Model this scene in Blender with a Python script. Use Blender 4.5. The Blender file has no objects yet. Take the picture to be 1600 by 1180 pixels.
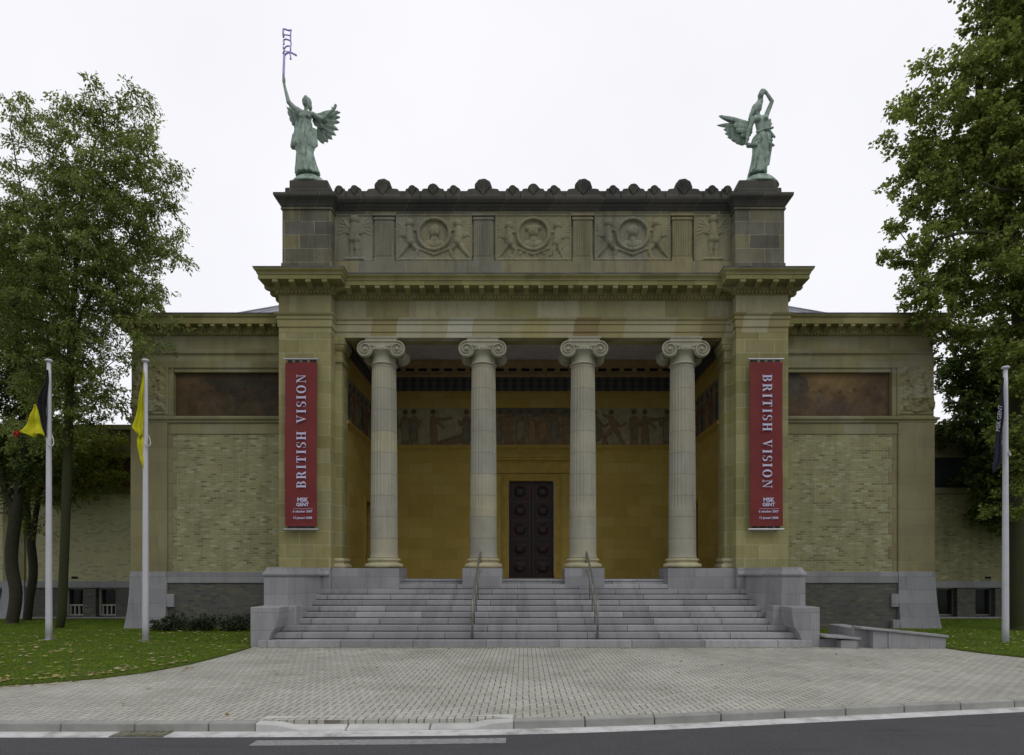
import bpy, bmesh, math, random
import numpy as np
from mathutils import Vector, Matrix
R = math.radians
sc = bpy.context.scene
# ------------------------------------------------------------------ camera, sky, sun, exposure
EYE = 1.93; CX = -0.27; F = 950.0; VX = 820.0; VY = 896.0
cam = bpy.data.cameras.new('camera'); cam.sensor_width = 36; cam.sensor_fit = 'HORIZONTAL'
cam.lens = F / 1600 * 36; cam.shift_x = (800 - VX) / 1600; cam.shift_y = (VY - 590) / 1600
cam.clip_start = 0.1; cam.clip_end = 2000
co = bpy.data.objects.new('camera', cam); sc.collection.objects.link(co)
co.location = (CX, 0, EYE); co.rotation_euler = (R(90), 0, 0); sc.camera = co
w = bpy.data.worlds.new('World'); sc.world = w; w.use_nodes = True
nt = w.node_tree; nt.nodes.clear()
sky = nt.nodes.new('ShaderNodeTexSky'); sky.sky_type = 'NISHITA'; sky.sun_disc = False
SUN_EL, SUN_AZ = 52, 150            # azimuth measured clockwise from +Y (behind the building)
sky.sun_elevation = R(SUN_EL); sky.sun_rotation = R(SUN_AZ)
b1 = nt.nodes.new('ShaderNodeBackground'); b1.inputs['Strength'].default_value = 0.01
b2 = nt.nodes.new('ShaderNodeBackground'); b2.inputs['Color'].default_value = (0.955, 0.95, 0.985, 1); b2.inputs['Strength'].default_value = 0.93
# overcast sky: even ahead and overhead, dimmer low down behind the camera where the park's trees stand
tc = nt.nodes.new('ShaderNodeTexCoord'); sx_w = nt.nodes.new('ShaderNodeSeparateXYZ'); nt.links.new(tc.outputs['Generated'], sx_w.inputs[0])
mr = nt.nodes.new('ShaderNodeMapRange'); mr.interpolation_type = 'SMOOTHSTEP'; nt.links.new(sx_w.outputs[1], mr.inputs[0])
for q_, v_ in enumerate((-1.0, 0.1, 0.46, 0.97)): mr.inputs[q_+1].default_value = v_
cn = nt.nodes.new('ShaderNodeTexNoise'); cn.inputs['Scale'].default_value = 2.2; cn.inputs['Detail'].default_value = 5; nt.links.new(tc.outputs['Generated'], cn.inputs['Vector'])
cm = nt.nodes.new('ShaderNodeMapRange'); nt.links.new(cn.outputs['Fac'], cm.inputs[0])
for q_, v_ in enumerate((0.3, 0.7, 0.95, 1.03)): cm.inputs[q_+1].default_value = v_
mm = nt.nodes.new('ShaderNodeMath'); mm.operation = 'MULTIPLY'; nt.links.new(mr.outputs[0], mm.inputs[0]); nt.links.new(cm.outputs[0], mm.inputs[1]); nt.links.new(mm.outputs[0], b2.inputs['Strength'])
ad = nt.nodes.new('ShaderNodeAddShader'); wo = nt.nodes.new('ShaderNodeOutputWorld')
nt.links.new(sky.outputs[0], b1.inputs['Color']); nt.links.new(b1.outputs[0], ad.inputs[0]); nt.links.new(b2.outputs[0], ad.inputs[1]); nt.links.new(ad.outputs[0], wo.inputs[0])
sl = bpy.data.lights.new('sun', 'SUN'); sl.energy = 0.6; sl.angle = R(25); sl.color = (1, 0.97, 0.92)
so = bpy.data.objects.new('sun', sl); sc.collection.objects.link(so)
sd = Vector((math.sin(R(SUN_AZ)) * math.cos(R(SUN_EL)), math.cos(R(SUN_AZ)) * math.cos(R(SUN_EL)), math.sin(R(SUN_EL))))
so.rotation_euler = sd.to_track_quat('Z', 'Y').to_euler()
sc.view_settings.view_transform = 'Standard'; sc.view_settings.look = 'None'
sc.view_settings.exposure = 0; sc.view_settings.gamma = 1; sc.view_settings.use_curve_mapping = False
sc.cycles.max_bounces = 6; sc.cycles.diffuse_bounces = 4; sc.cycles.transparent_max_bounces = 8

# survey helpers: where a sight line through the photograph meets a vertical plane D metres away
def SX(px, D): return (px - VX) / F * D + CX
def SZ(py, D): return EYE + (VY - py) / F * D

# ------------------------------------------------------------------ mesh helpers
class MB:
    def __init__(s): s.v = []; s.f = []
    def add(s, vs, fs):
        n = len(s.v); s.v += [tuple(p) for p in vs]; s.f += [tuple(i + n for i in f) for f in fs]; return s
    def box(s, x0, x1, y0, y1, z0, z1):
        return s.add([(x0,y0,z0),(x1,y0,z0),(x1,y1,z0),(x0,y1,z0),(x0,y0,z1),(x1,y0,z1),(x1,y1,z1),(x0,y1,z1)],
                     [(3,2,1,0),(4,5,6,7),(0,1,5,4),(1,2,6,5),(2,3,7,6),(3,0,4,7)])
    def prism(s, poly, z0, z1):        # plan polygon (counter-clockwise) raised from z0 to z1
        n = len(poly); vs = [(x,y,z0) for x,y in poly] + [(x,y,z1) for x,y in poly]
        return s.add(vs, [tuple(range(n))[::-1], tuple(range(n,2*n))] + [(i,(i+1)%n,n+(i+1)%n,n+i) for i in range(n)])
    def frontprism(s, poly, y0, y1):   # elevation polygon (x,z) with depth y0..y1
        n = len(poly); vs = [(x,y0,z) for x,z in poly] + [(x,y1,z) for x,z in poly]
        return s.add(vs, [tuple(range(n)), tuple(range(n,2*n))[::-1]] + [(i,n+i,n+(i+1)%n,(i+1)%n) for i in range(n)])
    def sideprism(s, poly, x0, x1):    # section polygon (y,z) with width x0..x1
        n = len(poly); vs = [(x0,y,z) for y,z in poly] + [(x1,y,z) for y,z in poly]
        return s.add(vs, [tuple(range(n))[::-1], tuple(range(n,2*n))] + [(i,(i+1)%n,n+(i+1)%n,n+i) for i in range(n)])
    def sweep(s, path, prof, closed=False):   # mitred moulding; outward = right-hand side of the path
        P = [Vector(p) for p in path]; n = len(P); m = len(prof); vs = []
        for i in range(n):
            ds = []
            if i > 0 or closed: ds.append((P[i] - P[i-1]).normalized())
            if i < n-1 or closed: ds.append((P[(i+1)%n] - P[i]).normalized())
            ns = [Vector((d.y, -d.x)) for d in ds]
            o = ns[0] if len(ns) == 1 else (ns[0] + ns[1]) / (1 + ns[0].dot(ns[1]))
            for off, z in prof: vs.append((P[i].x + o.x*off, P[i].y + o.y*off, z))
        fs = []
        for i in range(n if closed else n-1):
            j = (i+1) % n
            for k in range(m):
                l = (k+1) % m; fs.append((i*m+k, j*m+k, j*m+l, i*m+l))
        if not closed: fs += [tuple(range(m)), tuple(range((n-1)*m, n*m))[::-1]]
        return s.add(vs, fs)
    def lathe(s, prof, c=(0,0,0), n=32, fn=None):   # prof [(r,z)], closed with caps
        vs = []; fs = []; m = len(prof)
        for r, z in prof:
            for k in range(n):
                a = 2*math.pi*k/n; rr = r if fn is None else fn(r, z, a)
                vs.append((c[0]+rr*math.cos(a), c[1]+rr*math.sin(a), c[2]+z))
        for i in range(m-1):
            for k in range(n):
                l = (k+1) % n; fs.append((i*n+k, i*n+l, (i+1)*n+l, (i+1)*n+k))
        fs += [tuple(range(n))[::-1], tuple(range((m-1)*n, m*n))]
        return s.add(vs, fs)
    def tube(s, pts, rad, n=8, caps=True):
        P = [Vector(p) for p in pts]; m = len(P)
        rad = [rad]*m if isinstance(rad, (int,float)) else rad
        vs = []; fs = []; up = None
        for i in range(m):
            d = (P[min(i+1,m-1)] - P[max(i-1,0)]).normalized()
            if up is None: up = d.orthogonal().normalized()
            up = (up - d*up.dot(d)); up = up.normalized() if up.length > 1e-6 else d.orthogonal().normalized()
            q = d.cross(up)
            for k in range(n):
                a = 2*math.pi*k/n; vs.append(P[i] + (up*math.cos(a) + q*math.sin(a))*rad[i])
        for i in range(m-1):
            for k in range(n):
                l = (k+1) % n; fs.append((i*n+k, i*n+l, (i+1)*n+l, (i+1)*n+k))
        if caps: fs += [tuple(range(n))[::-1], tuple(range((m-1)*n, m*n))]
        return s.add(vs, fs)
    def capsule(s, p0, p1, r0, r1, sy=1.0, n=14):   # round-ended tapered limb; sy flattens it front to back
        p0 = Vector(p0); p1 = Vector(p1); d = (p1-p0)
        if d.length < 1e-4: d = Vector((0,0,1e-4))
        L = d.length; d.normalize(); up = d.orthogonal().normalized(); q = d.cross(up); pr = []
        for a in (-80,-55,-30,-8): pr.append((r0*math.cos(R(a)), r0*math.sin(R(a))))
        for a in (8,30,55,80): pr.append((r1*math.cos(R(a)), L + r1*math.sin(R(a))))
        vs = []; fs = []; c = (p0+p1)/2
        for r, t in pr:
            for k in range(n):
                a = 2*math.pi*k/n; v = p0 + d*t + (up*math.cos(a)+q*math.sin(a))*r
                v.y = c.y + (v.y-c.y)*sy if sy != 1 else v.y
                vs.append(v)
        for i in range(7):
            for k in range(n):
                l = (k+1) % n; fs.append((i*n+k, i*n+l, (i+1)*n+l, (i+1)*n+k))
        fs += [tuple(range(n))[::-1], tuple(range(7*n, 8*n))]
        return s.add(vs, fs)
    def ball(s, c, rx, ry, rz, n=16, m=10):
        vs = [(c[0],c[1],c[2]-rz)]; fs = []
        for i in range(1,m):
            p = math.pi*i/m - math.pi/2
            for k in range(n):
                a = 2*math.pi*k/n; vs.append((c[0]+rx*math.cos(p)*math.cos(a), c[1]+ry*math.cos(p)*math.sin(a), c[2]+rz*math.sin(p)))
        vs.append((c[0],c[1],c[2]+rz)); e = len(vs)-1
        for k in range(n):
            l = (k+1)%n; fs.append((0,1+l,1+k)); fs.append((e,e-n+k,e-n+l))
        for i in range(m-2):
            for k in range(n):
                l = (k+1)%n; fs.append((1+i*n+k,1+i*n+l,1+(i+1)*n+l,1+(i+1)*n+k))
        return s.add(vs, fs)
    def loft(s, rings):
        n = len(rings[0]); m = len(rings); vs = [p for r in rings for p in r]; fs = []
        for i in range(m-1):
            for k in range(n):
                l = (k+1)%n; fs.append((i*n+k, i*n+l, (i+1)*n+l, (i+1)*n+k))
        fs += [tuple(range(n))[::-1], tuple(range((m-1)*n, m*n))]
        return s.add(vs, fs)
    def build(s, name, mat=None, parent=None, smooth=False, bevel=0, seg=1, fix=True):
        me = bpy.data.meshes.new(name); me.from_pydata(s.v, [], s.f)
        if fix:
            bm = bmesh.new(); bm.from_mesh(me); bmesh.ops.recalc_face_normals(bm, faces=bm.faces); bm.to_mesh(me); bm.free()
        if smooth: me.polygons.foreach_set('use_smooth', [True]*len(me.polygons))
        me.update()
        if mat: me.materials.append(mat)
        o = bpy.data.objects.new(name, me); sc.collection.objects.link(o)
        if parent: o.parent = parent; o.matrix_parent_inverse = Matrix.Translation(-abs_loc(parent))
        if bevel:
            b = o.modifiers.new('bevel','BEVEL'); b.width = bevel; b.segments = seg; b.limit_method = 'ANGLE'; b.angle_limit = R(40)
        return o

LOC = {}
def abs_loc(o): return Vector(LOC.get(o.name, (0,0,0)))
def tag(o, label=None, cat=None, group=None, kind=None):
    if label: o['label'] = label
    if cat: o['category'] = cat
    if group: o['group'] = group
    if kind: o['kind'] = kind
    return o
def empty(name, loc, label, cat, group=None):
    o = bpy.data.objects.new(name, None); sc.collection.objects.link(o); o.location = loc; LOC[o.name] = tuple(loc)
    o.empty_display_size = 0.2
    return tag(o, label, cat, group)
def grid_panel(name, mat, parent, org, ud, vd, nd, W, H, nu, nv, hfn=None, cfn=None, smooth=True, thick=0.03):
    """rectangular slab: org corner, ud/vd in-plane axes, nd outward normal; height and colour fields over it"""
    u = np.linspace(0, W, nu); v = np.linspace(0, H, nv); U, V = np.meshgrid(u, v)
    h = hfn(U, V) if hfn else np.zeros_like(U)
    org, ud, vd, nd = [np.array(a, float) for a in (org, ud, vd, nd)]
    P = org + U[...,None]*ud + V[...,None]*vd + h[...,None]*nd
    me = bpy.data.meshes.new(name); P = P.reshape(-1,3); n = nu*nv
    i, j = np.meshgrid(np.arange(nu-1), np.arange(nv-1)); a = (j*nu+i).ravel()
    fs = np.stack([a, a+1, a+nu+1, a+nu], 1).tolist()
    ring = [k for k in range(nu)] + [nu*k+nu-1 for k in range(1,nv)] + [nu*(nv-1)+k for k in range(nu-2,-1,-1)] + [nu*k for k in range(nv-2,0,-1)]
    back = (P[ring] - nd*(h.reshape(-1)[ring][:,None] + thick)); m = len(ring)
    fs += [[ring[k], n+k, n+(k+1)%m, ring[(k+1)%m]] for k in range(m)] + [[n+k for k in range(m)][::-1]]
    me.from_pydata(np.vstack([P, back]).tolist(), [], fs)
    bm = bmesh.new(); bm.from_mesh(me); bmesh.ops.recalc_face_normals(bm, faces=bm.faces); bm.to_mesh(me); bm.free()
    if cfn:
        c = cfn(U, V).reshape(-1,3); c = np.hstack([np.vstack([c, c[ring]]), np.ones((n+m,1))]).astype(np.float32)
        at = me.color_attributes.new('Col','FLOAT_COLOR','POINT'); at.data.foreach_set('color', c.ravel())
    if smooth: me.polygons.foreach_set('use_smooth', [k < (nu-1)*(nv-1) for k in range(len(me.polygons))])
    me.materials.append(mat); me.update()
    o = bpy.data.objects.new(name, me); sc.collection.objects.link(o)
    if parent: o.parent = parent; o.matrix_parent_inverse = Matrix.Translation(-abs_loc(parent))
    return o

# ------------------------------------------------------------------ materials
class G:
    def __init__(s, name, rough=0.85, spec=0.3, metal=0.0):
        s.m = bpy.data.materials.new(name); s.m.use_nodes = True; s.t = s.m.node_tree; s.t.nodes.clear()
        s.out = s.n('OutputMaterial'); s.b = s.n('BsdfPrincipled')
        s.b.inputs['Roughness'].default_value = rough; s.b.inputs['Specular IOR Level'].default_value = spec; s.b.inputs['Metallic'].default_value = metal
        s.l(s.b.outputs[0], s.out.inputs[0])
    def n(s, t, **kw):
        nd = s.t.nodes.new('ShaderNode' + t)
        for k, v in kw.items(): setattr(nd, k, v)
        return nd
    def l(s, a, b): s.t.links.new(a, b)
    def set(s, sock, v):
        if hasattr(v, 'is_output') or isinstance(v, bpy.types.NodeSocket): s.l(v, sock)
        else: sock.default_value = v
    def math(s, op, a, b=0.0, c=None, clamp=False):
        nd = s.n('Math', operation=op); nd.use_clamp = clamp; s.set(nd.inputs[0], a); s.set(nd.inputs[1], b)
        if c is not None: s.set(nd.inputs[2], c)
        return nd.outputs[0]
    def pos(s):
        p = s.n('NewGeometry').outputs['Position']; x = s.n('SeparateXYZ'); s.l(p, x.inputs[0]); return p, x.outputs[0], x.outputs[1], x.outputs[2]
    def vec(s, x, y, z=0.0):
        c = s.n('CombineXYZ')
        for i, a in enumerate((x,y,z)): s.set(c.inputs[i], a)
        return c.outputs[0]
    def noise(s, v, scale, det=4, rough=0.6):
        nd = s.n('TexNoise'); s.l(v, nd.inputs['Vector']); nd.inputs['Scale'].default_value = scale; nd.inputs['Detail'].default_value = det; nd.inputs['Roughness'].default_value = rough
        return nd.outputs['Fac']
    def ramp(s, f, stops, interp='LINEAR'):
        r = s.n('ValToRGB'); cr = r.color_ramp; cr.interpolation = interp
        while len(cr.elements) > 1: cr.elements.remove(cr.elements[-1])
        for i, (p, c) in enumerate(stops):
            e = cr.elements[0] if i == 0 else cr.elements.new(p)
            e.position = p; e.color = (c[0],c[1],c[2],1) if hasattr(c,'__len__') else (c,c,c,1)
        s.l(f, r.inputs[0]); return r.outputs[0]
    def mix(s, f, a, b, mode='MIX'):
        m = s.n('Mix'); m.data_type = 'RGBA'; m.blend_type = mode; m.clamp_factor = True
        s.set(m.inputs[0], f)
        for sk, v in ((m.inputs[6], a), (m.inputs[7], b)): s.set(sk, v if isinstance(v, bpy.types.NodeSocket) else (v[0],v[1],v[2],1))
        return m.outputs[2]
    def scale(s, c, f):     # colour times scalar socket
        m = s.n('VectorMath', operation='SCALE'); s.l(c, m.inputs[0]); s.set(m.inputs['Scale'], f); return m.outputs[0]
    def bump(s, h, strength=0.3, dist=0.01):
        b = s.n('Bump'); b.inputs['Strength'].default_value = strength; b.inputs['Distance'].default_value = dist; s.l(h, b.inputs['Height']); s.l(b.outputs[0], s.b.inputs['Normal'])
    def color(s, c): s.set(s.b.inputs['Base Color'], c if isinstance(c, bpy.types.NodeSocket) else (c[0],c[1],c[2],1)); return s

def stone(name, cols, bw=0.9, bh=0.42, mortar=(0.3,0.28,0.2), ms=0.008, mmix=0.6, blotch=0.25, streak=0.3, streak_col=(0.06,0.06,0.05), grain=0.15, bump=0.35, zoff=0.0, offs=0.5, freq=2, rough=0.88, steps=False, ush=200.0):
    g = G(name, rough); p, x, y, z = g.pos()
    wob = g.math('MULTIPLY', g.math('SUBTRACT', g.noise(p, 1.3, 2), 0.5), 0.012)
    u = g.math('ADD', g.math('ADD', x, y), wob); v = g.math('ADD', g.math('ADD', z, wob), 100 - zoff)
    if steps: u = g.math('ADD', x, wob); v = g.math('ADD', y, 35.0-15.80)
    uv = g.vec(g.math('ADD', u, ush), v)
    b = g.n('TexBrick'); g.l(uv, b.inputs['Vector']); b.offset = offs; b.offset_frequency = freq
    b.inputs['Color1'].default_value = (0,0,0,1); b.inputs['Color2'].default_value = (1,1,1,1); b.inputs['Mortar'].default_value = (.5,.5,.5,1)
    b.inputs['Scale'].default_value = 1; b.inputs['Mortar Size'].default_value = ms; b.inputs['Mortar Smooth'].default_value = 0.3
    b.inputs['Brick Width'].default_value = bw; b.inputs['Row Height'].default_value = bh; b.inputs['Bias'].default_value = 0
    n = len(cols); c = g.ramp(b.outputs['Color'], [((i+0.5)/n, k) for i, k in enumerate(cols)])
    c = g.mix(g.math('MULTIPLY', b.outputs['Fac'], mmix), c, mortar)
    big = g.noise(p, 0.9, 5, 0.65); c = g.scale(c, g.math('ADD', g.math('MULTIPLY', big, blotch*2), 1 - blotch))
    gr = g.noise(p, 38, 4, 0.7); c = g.scale(c, g.math('ADD', g.math('MULTIPLY', gr, grain*2), 1 - grain))
    if streak:
        sv = g.vec(g.math('MULTIPLY', u, 2.6), g.math('MULTIPLY', z, 0.35)); sn = g.noise(sv, 1.0, 5, 0.7)
        sf = g.math('MULTIPLY', g.ramp(sn, [(0.48, 0), (0.75, 1)]), streak); c = g.mix(sf, c, streak_col)
    g.color(c); h = g.math('SUBTRACT', gr, g.math('MULTIPLY', b.outputs['Fac'], 1.5)); g.bump(h, bump, 0.012)
    return g.m
def plain(name, col, rough=0.8, var=0.15, sc_=3.0, grain=0.08, bump=0.1, metal=0.0, spec=0.3, col2=None):
    g = G(name, rough, spec, metal); p, x, y, z = g.pos(); n1 = g.noise(p, sc_, 5, 0.65); n2 = g.noise(p, 45, 3, 0.7)
    c = g.mix(g.ramp(n1, [(0.35,0),(0.65,1)]), col, col2 or tuple(k*(1-var*1.5) for k in col))
    c = g.scale(c, g.math('ADD', g.math('MULTIPLY', n2, grain*2), 1-grain)); g.color(c)
    if bump: g.bump(n2, bump, 0.01)
    return g.m
def painted(name, rough=0.8, grain=0.25):
    g = G(name, rough); a = g.n('VertexColor', layer_name='Col'); p = g.pos()[0]; n = g.noise(p, 9, 5, 0.7); n2 = g.noise(p, 60, 3, .7)
    c = g.scale(a.outputs[0], g.math('ADD', g.math('MULTIPLY', g.math('ADD', n, n2), grain), 1-grain)); g.color(c); g.bump(n2, 0.2, 0.005); return g.m

M = {}
O1, O2, O3, O4, O5 = (.30,.275,.118), (.25,.23,.098), (.34,.318,.155), (.22,.20,.085), (.28,.265,.14)
M['pier'] = stone('pier_stone', [O2,O1,O5,O1,O3], 0.92, 0.425, (.44,.42,.27), 0.011, .75, .28, .4, (.10,.095,.055), grain=.22, zoff=2.09)
M['frieze'] = stone('frieze_stone', [(.25,.225,.105),(.31,.29,.145),(.34,.325,.20),(.28,.26,.12),(.36,.345,.22)], 1.35, 3.0, (.2,.19,.12), .007, .55, .28, .45, (.10,.095,.055), grain=.22)
M['architrave'] = stone('architrave_stone', [(.24,.195,.09),(.32,.29,.135),(.46,.455,.37),(.35,.315,.145),(.28,.25,.12),(.38,.355,.22)], 0.8, 3.0, (.2,.19,.12), .006, .4, .2, .15, (.1,.1,.07), offs=.37)
M['cornice'] = stone('cornice_stone', [(.26,.24,.09),(.31,.29,.125),(.23,.215,.085)], 1.2, 3.0, (.36,.34,.26), .006, .7, .25, .35, (.09,.085,.05))
M['cornice_top'] = plain('cornice_lead_top', (.20,.20,.215), .7, .3, 2)
M['attic'] = stone('attic_stone', [(.135,.132,.095),(.21,.195,.105),(.165,.162,.13),(.235,.215,.105),(.12,.118,.092)], 0.95, 0.43, (.33,.31,.22), .011, .8, .55, .75, (.055,.055,.045), grain=.25, zoff=11.17)
M['attic_soot'] = stone('sooty_crest_stone', [(.085,.082,.07),(.11,.105,.085),(.075,.075,.066)], 1.55, 3.0, (.25,.235,.15), .010, .6, .35, .5, (.035,.035,.035))
M['relief'] = stone('relief_stone', [(.25,.24,.15),(.28,.26,.145),(.235,.23,.17)], 2.4, 3, (.2,.19,.13), .0, 0, .45, .65, (.055,.055,.045), grain=.22)
M['atticbase'] = stone('attic_base_stone', [(.22,.215,.16),(.29,.26,.13),(.25,.235,.14),(.31,.27,.13),(.23,.22,.145)], 1.55, 3, (.35,.33,.24), .009, .8, .4, .6, (.06,.06,.05), grain=.22)
M['bluestone'] = stone('bluestone', [(.28,.282,.295),(.335,.337,.35),(.25,.253,.265),(.31,.312,.325)], 1.75, 0.46, (.13,.13,.13), .006, .6, .22, .42, (.11,.11,.115), zoff=2.0)
M['step'] = stone('step_bluestone', [(.29,.292,.305),(.36,.362,.375),(.26,.263,.275),(.32,.323,.335),(.40,.40,.415)], 1.9, 0.35, (.06,.06,.05), .010, .85, .3, .5, (.09,.09,.085), offs=.41, steps=True)
M['column'] = stone('column_stone', [(.325,.32,.27),(.36,.35,.275),(.39,.375,.275),(.34,.335,.28),(.42,.39,.265),(.37,.36,.28),(.35,.34,.27)], 3.2, 0.68, (.15,.145,.12), .009, .75, .28, .42, (.15,.15,.14), offs=0.0, zoff=2.4, ush=201.2)
M['capital'] = plain('capital_stone', (.40,.39,.285), .85, .12, 3, .12, .2)
M['colbase'] = plain('column_base_stone', (.50,.46,.29), .85, .15, 3, .12, .2)
M['wingbrick'] = stone('yellow_brick', [(.19,.175,.095),(.28,.27,.135),(.31,.30,.155),(.27,.26,.125),(.33,.32,.165),(.30,.29,.145),(.28,.265,.13),(.33,.32,.175),(.39,.38,.24)], 0.225, 0.082, (.36,.35,.23), .011, .5, .25, .5, (.12,.115,.075), grain=.25)
M['greybrick'] = stone('grey_brick', [(.10,.10,.09),(.12,.12,.11),(.08,.08,.078),(.16,.15,.10),(.105,.105,.095)], 0.225, 0.082, (.19,.185,.165), .007, .45, .15, .25, (.05,.05,.05))
M['rearbrick_lit'] = stone('lit_yellow_brick', [(.50,.47,.27),(.54,.51,.30),(.46,.43,.24),(.56,.54,.33),(.38,.35,.2)], 0.225, 0.082, (.52,.50,.37), .009, .55, .15, .22, (.25,.24,.15))  # brighter light on the left rear wing, painted in as paler yellow brick
M['wingstone'] = stone('wing_stone', [(.26,.24,.12),(.30,.28,.15),(.24,.215,.11),(.29,.28,.18),(.22,.20,.10)], 1.1, 0.43, (.30,.285,.2), .006, .5, .25, .4, (.10,.095,.06))
M['wingpillar'] = stone('wing_pillar_stone', [(.25,.225,.12),(.28,.255,.14),(.24,.22,.125)], 1.3, 0.43, (.30,.285,.2), .006, .4, .25, .4, (.10,.095,.06))
M['zinc'] = plain('zinc_roof', (.36,.37,.42), .55, .15, 2, .05, 0, .1)
M['ochre'] = stone('ochre_plaster', [(.43,.32,.075),(.38,.28,.06),(.46,.35,.10),(.41,.30,.065)], 0.95, 0.42, (.27,.19,.05), .009, .5, .18, .12, (.22,.14,.04))
M['ochretrim'] = plain('ochre_trim', (.43,.30,.06), .75, .15, 3)
M['woodcornice'] = plain('painted_cornice', (.38,.28,.13), .7, .2, 4)
M['darkslot'] = plain('dark_slot', (.012,.012,.02), .8, .1)
M['ceiling'] = plain('grey_ceiling', (.66,.64,.67), .85, .15, 2)
M['cloth_red'] = plain('red_banner_cloth', (.20,.034,.034), .75, .08, .8, .03, .05)
M['lettering'] = plain('pale_lettering', (.62,.62,.82), .7, .05)
M['alu'] = plain('grey_metal', (.5,.5,.52), .4, .1, 5, .03, 0, .8)
M['darkmetal'] = plain('dark_bracket', (.02,.02,.03), .6, .1)
M['railmetal'] = plain('weathered_rail_metal', (.27,.275,.245), .45, .2, 5, .05, .1, .6)
M['polepaint'] = plain('white_pole_paint', (.62,.62,.68), .35, .08, 2, .03, 0, 0, .5)
M['rope'] = plain('rope', (.6,.6,.58), .9, .2)
M['yellowcloth'] = plain('yellow_flag_cloth', (.62,.60,.014), .8, .12, 3, .04, .05)
M['blackcloth'] = plain('black_flag_cloth', (.018,.018,.024), .8, .12, 3)
M['redcloth'] = plain('red_flag_cloth', (.45,.025,.02), .8, .12, 3)
M['navycloth'] = plain('navy_flag_cloth', (.022,.024,.045), .8, .12, 3)
M['whitemark'] = plain('white_print', (.5,.5,.58), .8, .1)
M['purple'] = plain('violet_tube', (.62,.50,1.0), .4, .2, 3, .05, 0)
M['white_frame'] = plain('pale_window_frame', (.42,.42,.36), .6, .1)
M['mossiron'] = plain('mossy_rusty_iron', (.20,.20,.16), .8, .3, 9, .3, .4, col2=(.10,.095,.055))
M['bark'] = plain('dark_bark', (.055,.050,.036), .95, .3, 4, .35, .8, col2=(.035,.04,.022))
M['mossbark'] = plain('mossy_bark', (.05,.048,.030), .95, .3, 2, .5, 1.0, col2=(.048,.062,.016))
M['concrete'] = plain('kerb_concrete', (.37,.37,.345), .85, .2, 1.5, .12, .3)
M['concrete_light'] = plain('pale_kerb_concrete', (.60,.60,.58), .85, .2, 1.2, .12, .3)
g = G('gutter_concrete', .85); p = g.pos()[0]; nn = g.noise(p, 3, 5, .7); g.color(g.ramp(nn, [(.3,(.30,.30,.28)),(.5,(.56,.56,.55)),(.8,(.68,.68,.68))])); g.bump(g.noise(p,50,3),.3); M['gutter'] = g.m
g = G('dark_glass', .08, .6); g.color((.012,.013,.016)); M['glass'] = g.m
# bronze patina
g = G('green_bronze', .65, .4, .1); p, x, y, z = g.pos(); n1 = g.noise(p, 3.5, 6, .7); n2 = g.noise(g.vec(g.math('MULTIPLY',x,9.0), y, g.math('MULTIPLY',z,1.6)), 1.5, 4, .6)
c = g.ramp(n1, [(.3,(.14,.20,.155)),(.5,(.30,.40,.33)),(.72,(.42,.52,.44))]); c = g.mix(g.ramp(n2,[(.5,0),(.70,.75)]), c, (.07,.09,.075)); g.color(c); g.bump(n1,.3,.01); M['bronze'] = g.m
# dark patterned frieze band inside the porch
g = G('dark_pattern_band', .7); p,x,y,z = g.pos(); u = g.math('ADD',x,y)
k = g.math('PINGPONG', u, 0.165); k2 = g.math('PINGPONG', z, 0.11); kk = g.math('GREATER_THAN', g.math('ADD',k,k2), 0.14)
g.color(g.mix(kk, (.045,.05,.055), (.10,.10,.095))); M['band'] = g.m
# bronze door
g = G('door_bronze', .4, .4, .35); p,x,y,z = g.pos(); n1 = g.noise(p,5,4,.6); zf = g.ramp(g.math('MULTIPLY', g.math('SUBTRACT', z, 1.7), .26), [(0,1),(.55,.6),(1,0)])
g.color(g.mix(g.ramp(n1,[(.42,0),(.62,.9)]), (.028,.025,.024), (.055,.022,.018))); g.bump(n1,.15); M['door'] = g.m
# asphalt
g = G('asphalt', .9, .3); p,x,y,z = g.pos(); n1 = g.noise(p,75,5,.85); n2 = g.noise(p,.7,5,.7)
c = g.ramp(n1,[(.3,(.034,.034,.037)),(.52,(.066,.066,.071)),(.7,(.17,.17,.17))]); c = g.mix(g.ramp(g.noise(g.vec(g.math('MULTIPLY',x,.35),g.math('MULTIPLY',y,2.5)),1.6,5,.7),[(.55,0),(.7,.5)]), c, (.035,.035,.036)); c = g.scale(c, g.math('ADD', g.math('MULTIPLY', n2, .5), .75)); g.color(c); g.bump(n1,.6,.006); M['asphalt'] = g.m
g = G('worn_road_paint', .8); p,x,y,z = g.pos(); n1 = g.noise(g.vec(g.math('MULTIPLY',x,3.0),g.math('MULTIPLY',y,16.0)),4,6,.8); g.color(g.ramp(n1,[(.36,(.09,.09,.09)),(.5,(.26,.26,.26)),(.7,(.42,.42,.42))])); M['paint'] = g.m
# herringbone concrete pavers
g = G('pavers', .85); p,x,y,z = g.pos(); S = 1/0.10
wx = g.math('MULTIPLY', g.math('SUBTRACT', g.noise(p, 2.2, 2), .5), .03)
a = g.math('MULTIPLY', g.math('ADD', g.math('ADD', x, wx), 200.0), S); b = g.math('MULTIPLY', g.math('ADD', y, 200.0), S)
i = g.math('FLOOR', a); j = g.math('FLOOR', b); fx = g.math('FRACT', a); fy = g.math('FRACT', b)
k = g.math('FLOORED_MODULO', g.math('SUBTRACT', i, j), 4.0)
def eq(v): return g.math('COMPARE', k, v, 0.1)
k0, k1, k2, k3 = eq(0.), eq(1.), eq(2.), eq(3.)
dl = g.math('ADD', fx, k1); dr = g.math('ADD', g.math('SUBTRACT', 1.0, fx), k0); db = g.math('ADD', fy, k2); dt = g.math('ADD', g.math('SUBTRACT', 1.0, fy), k3)
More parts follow.
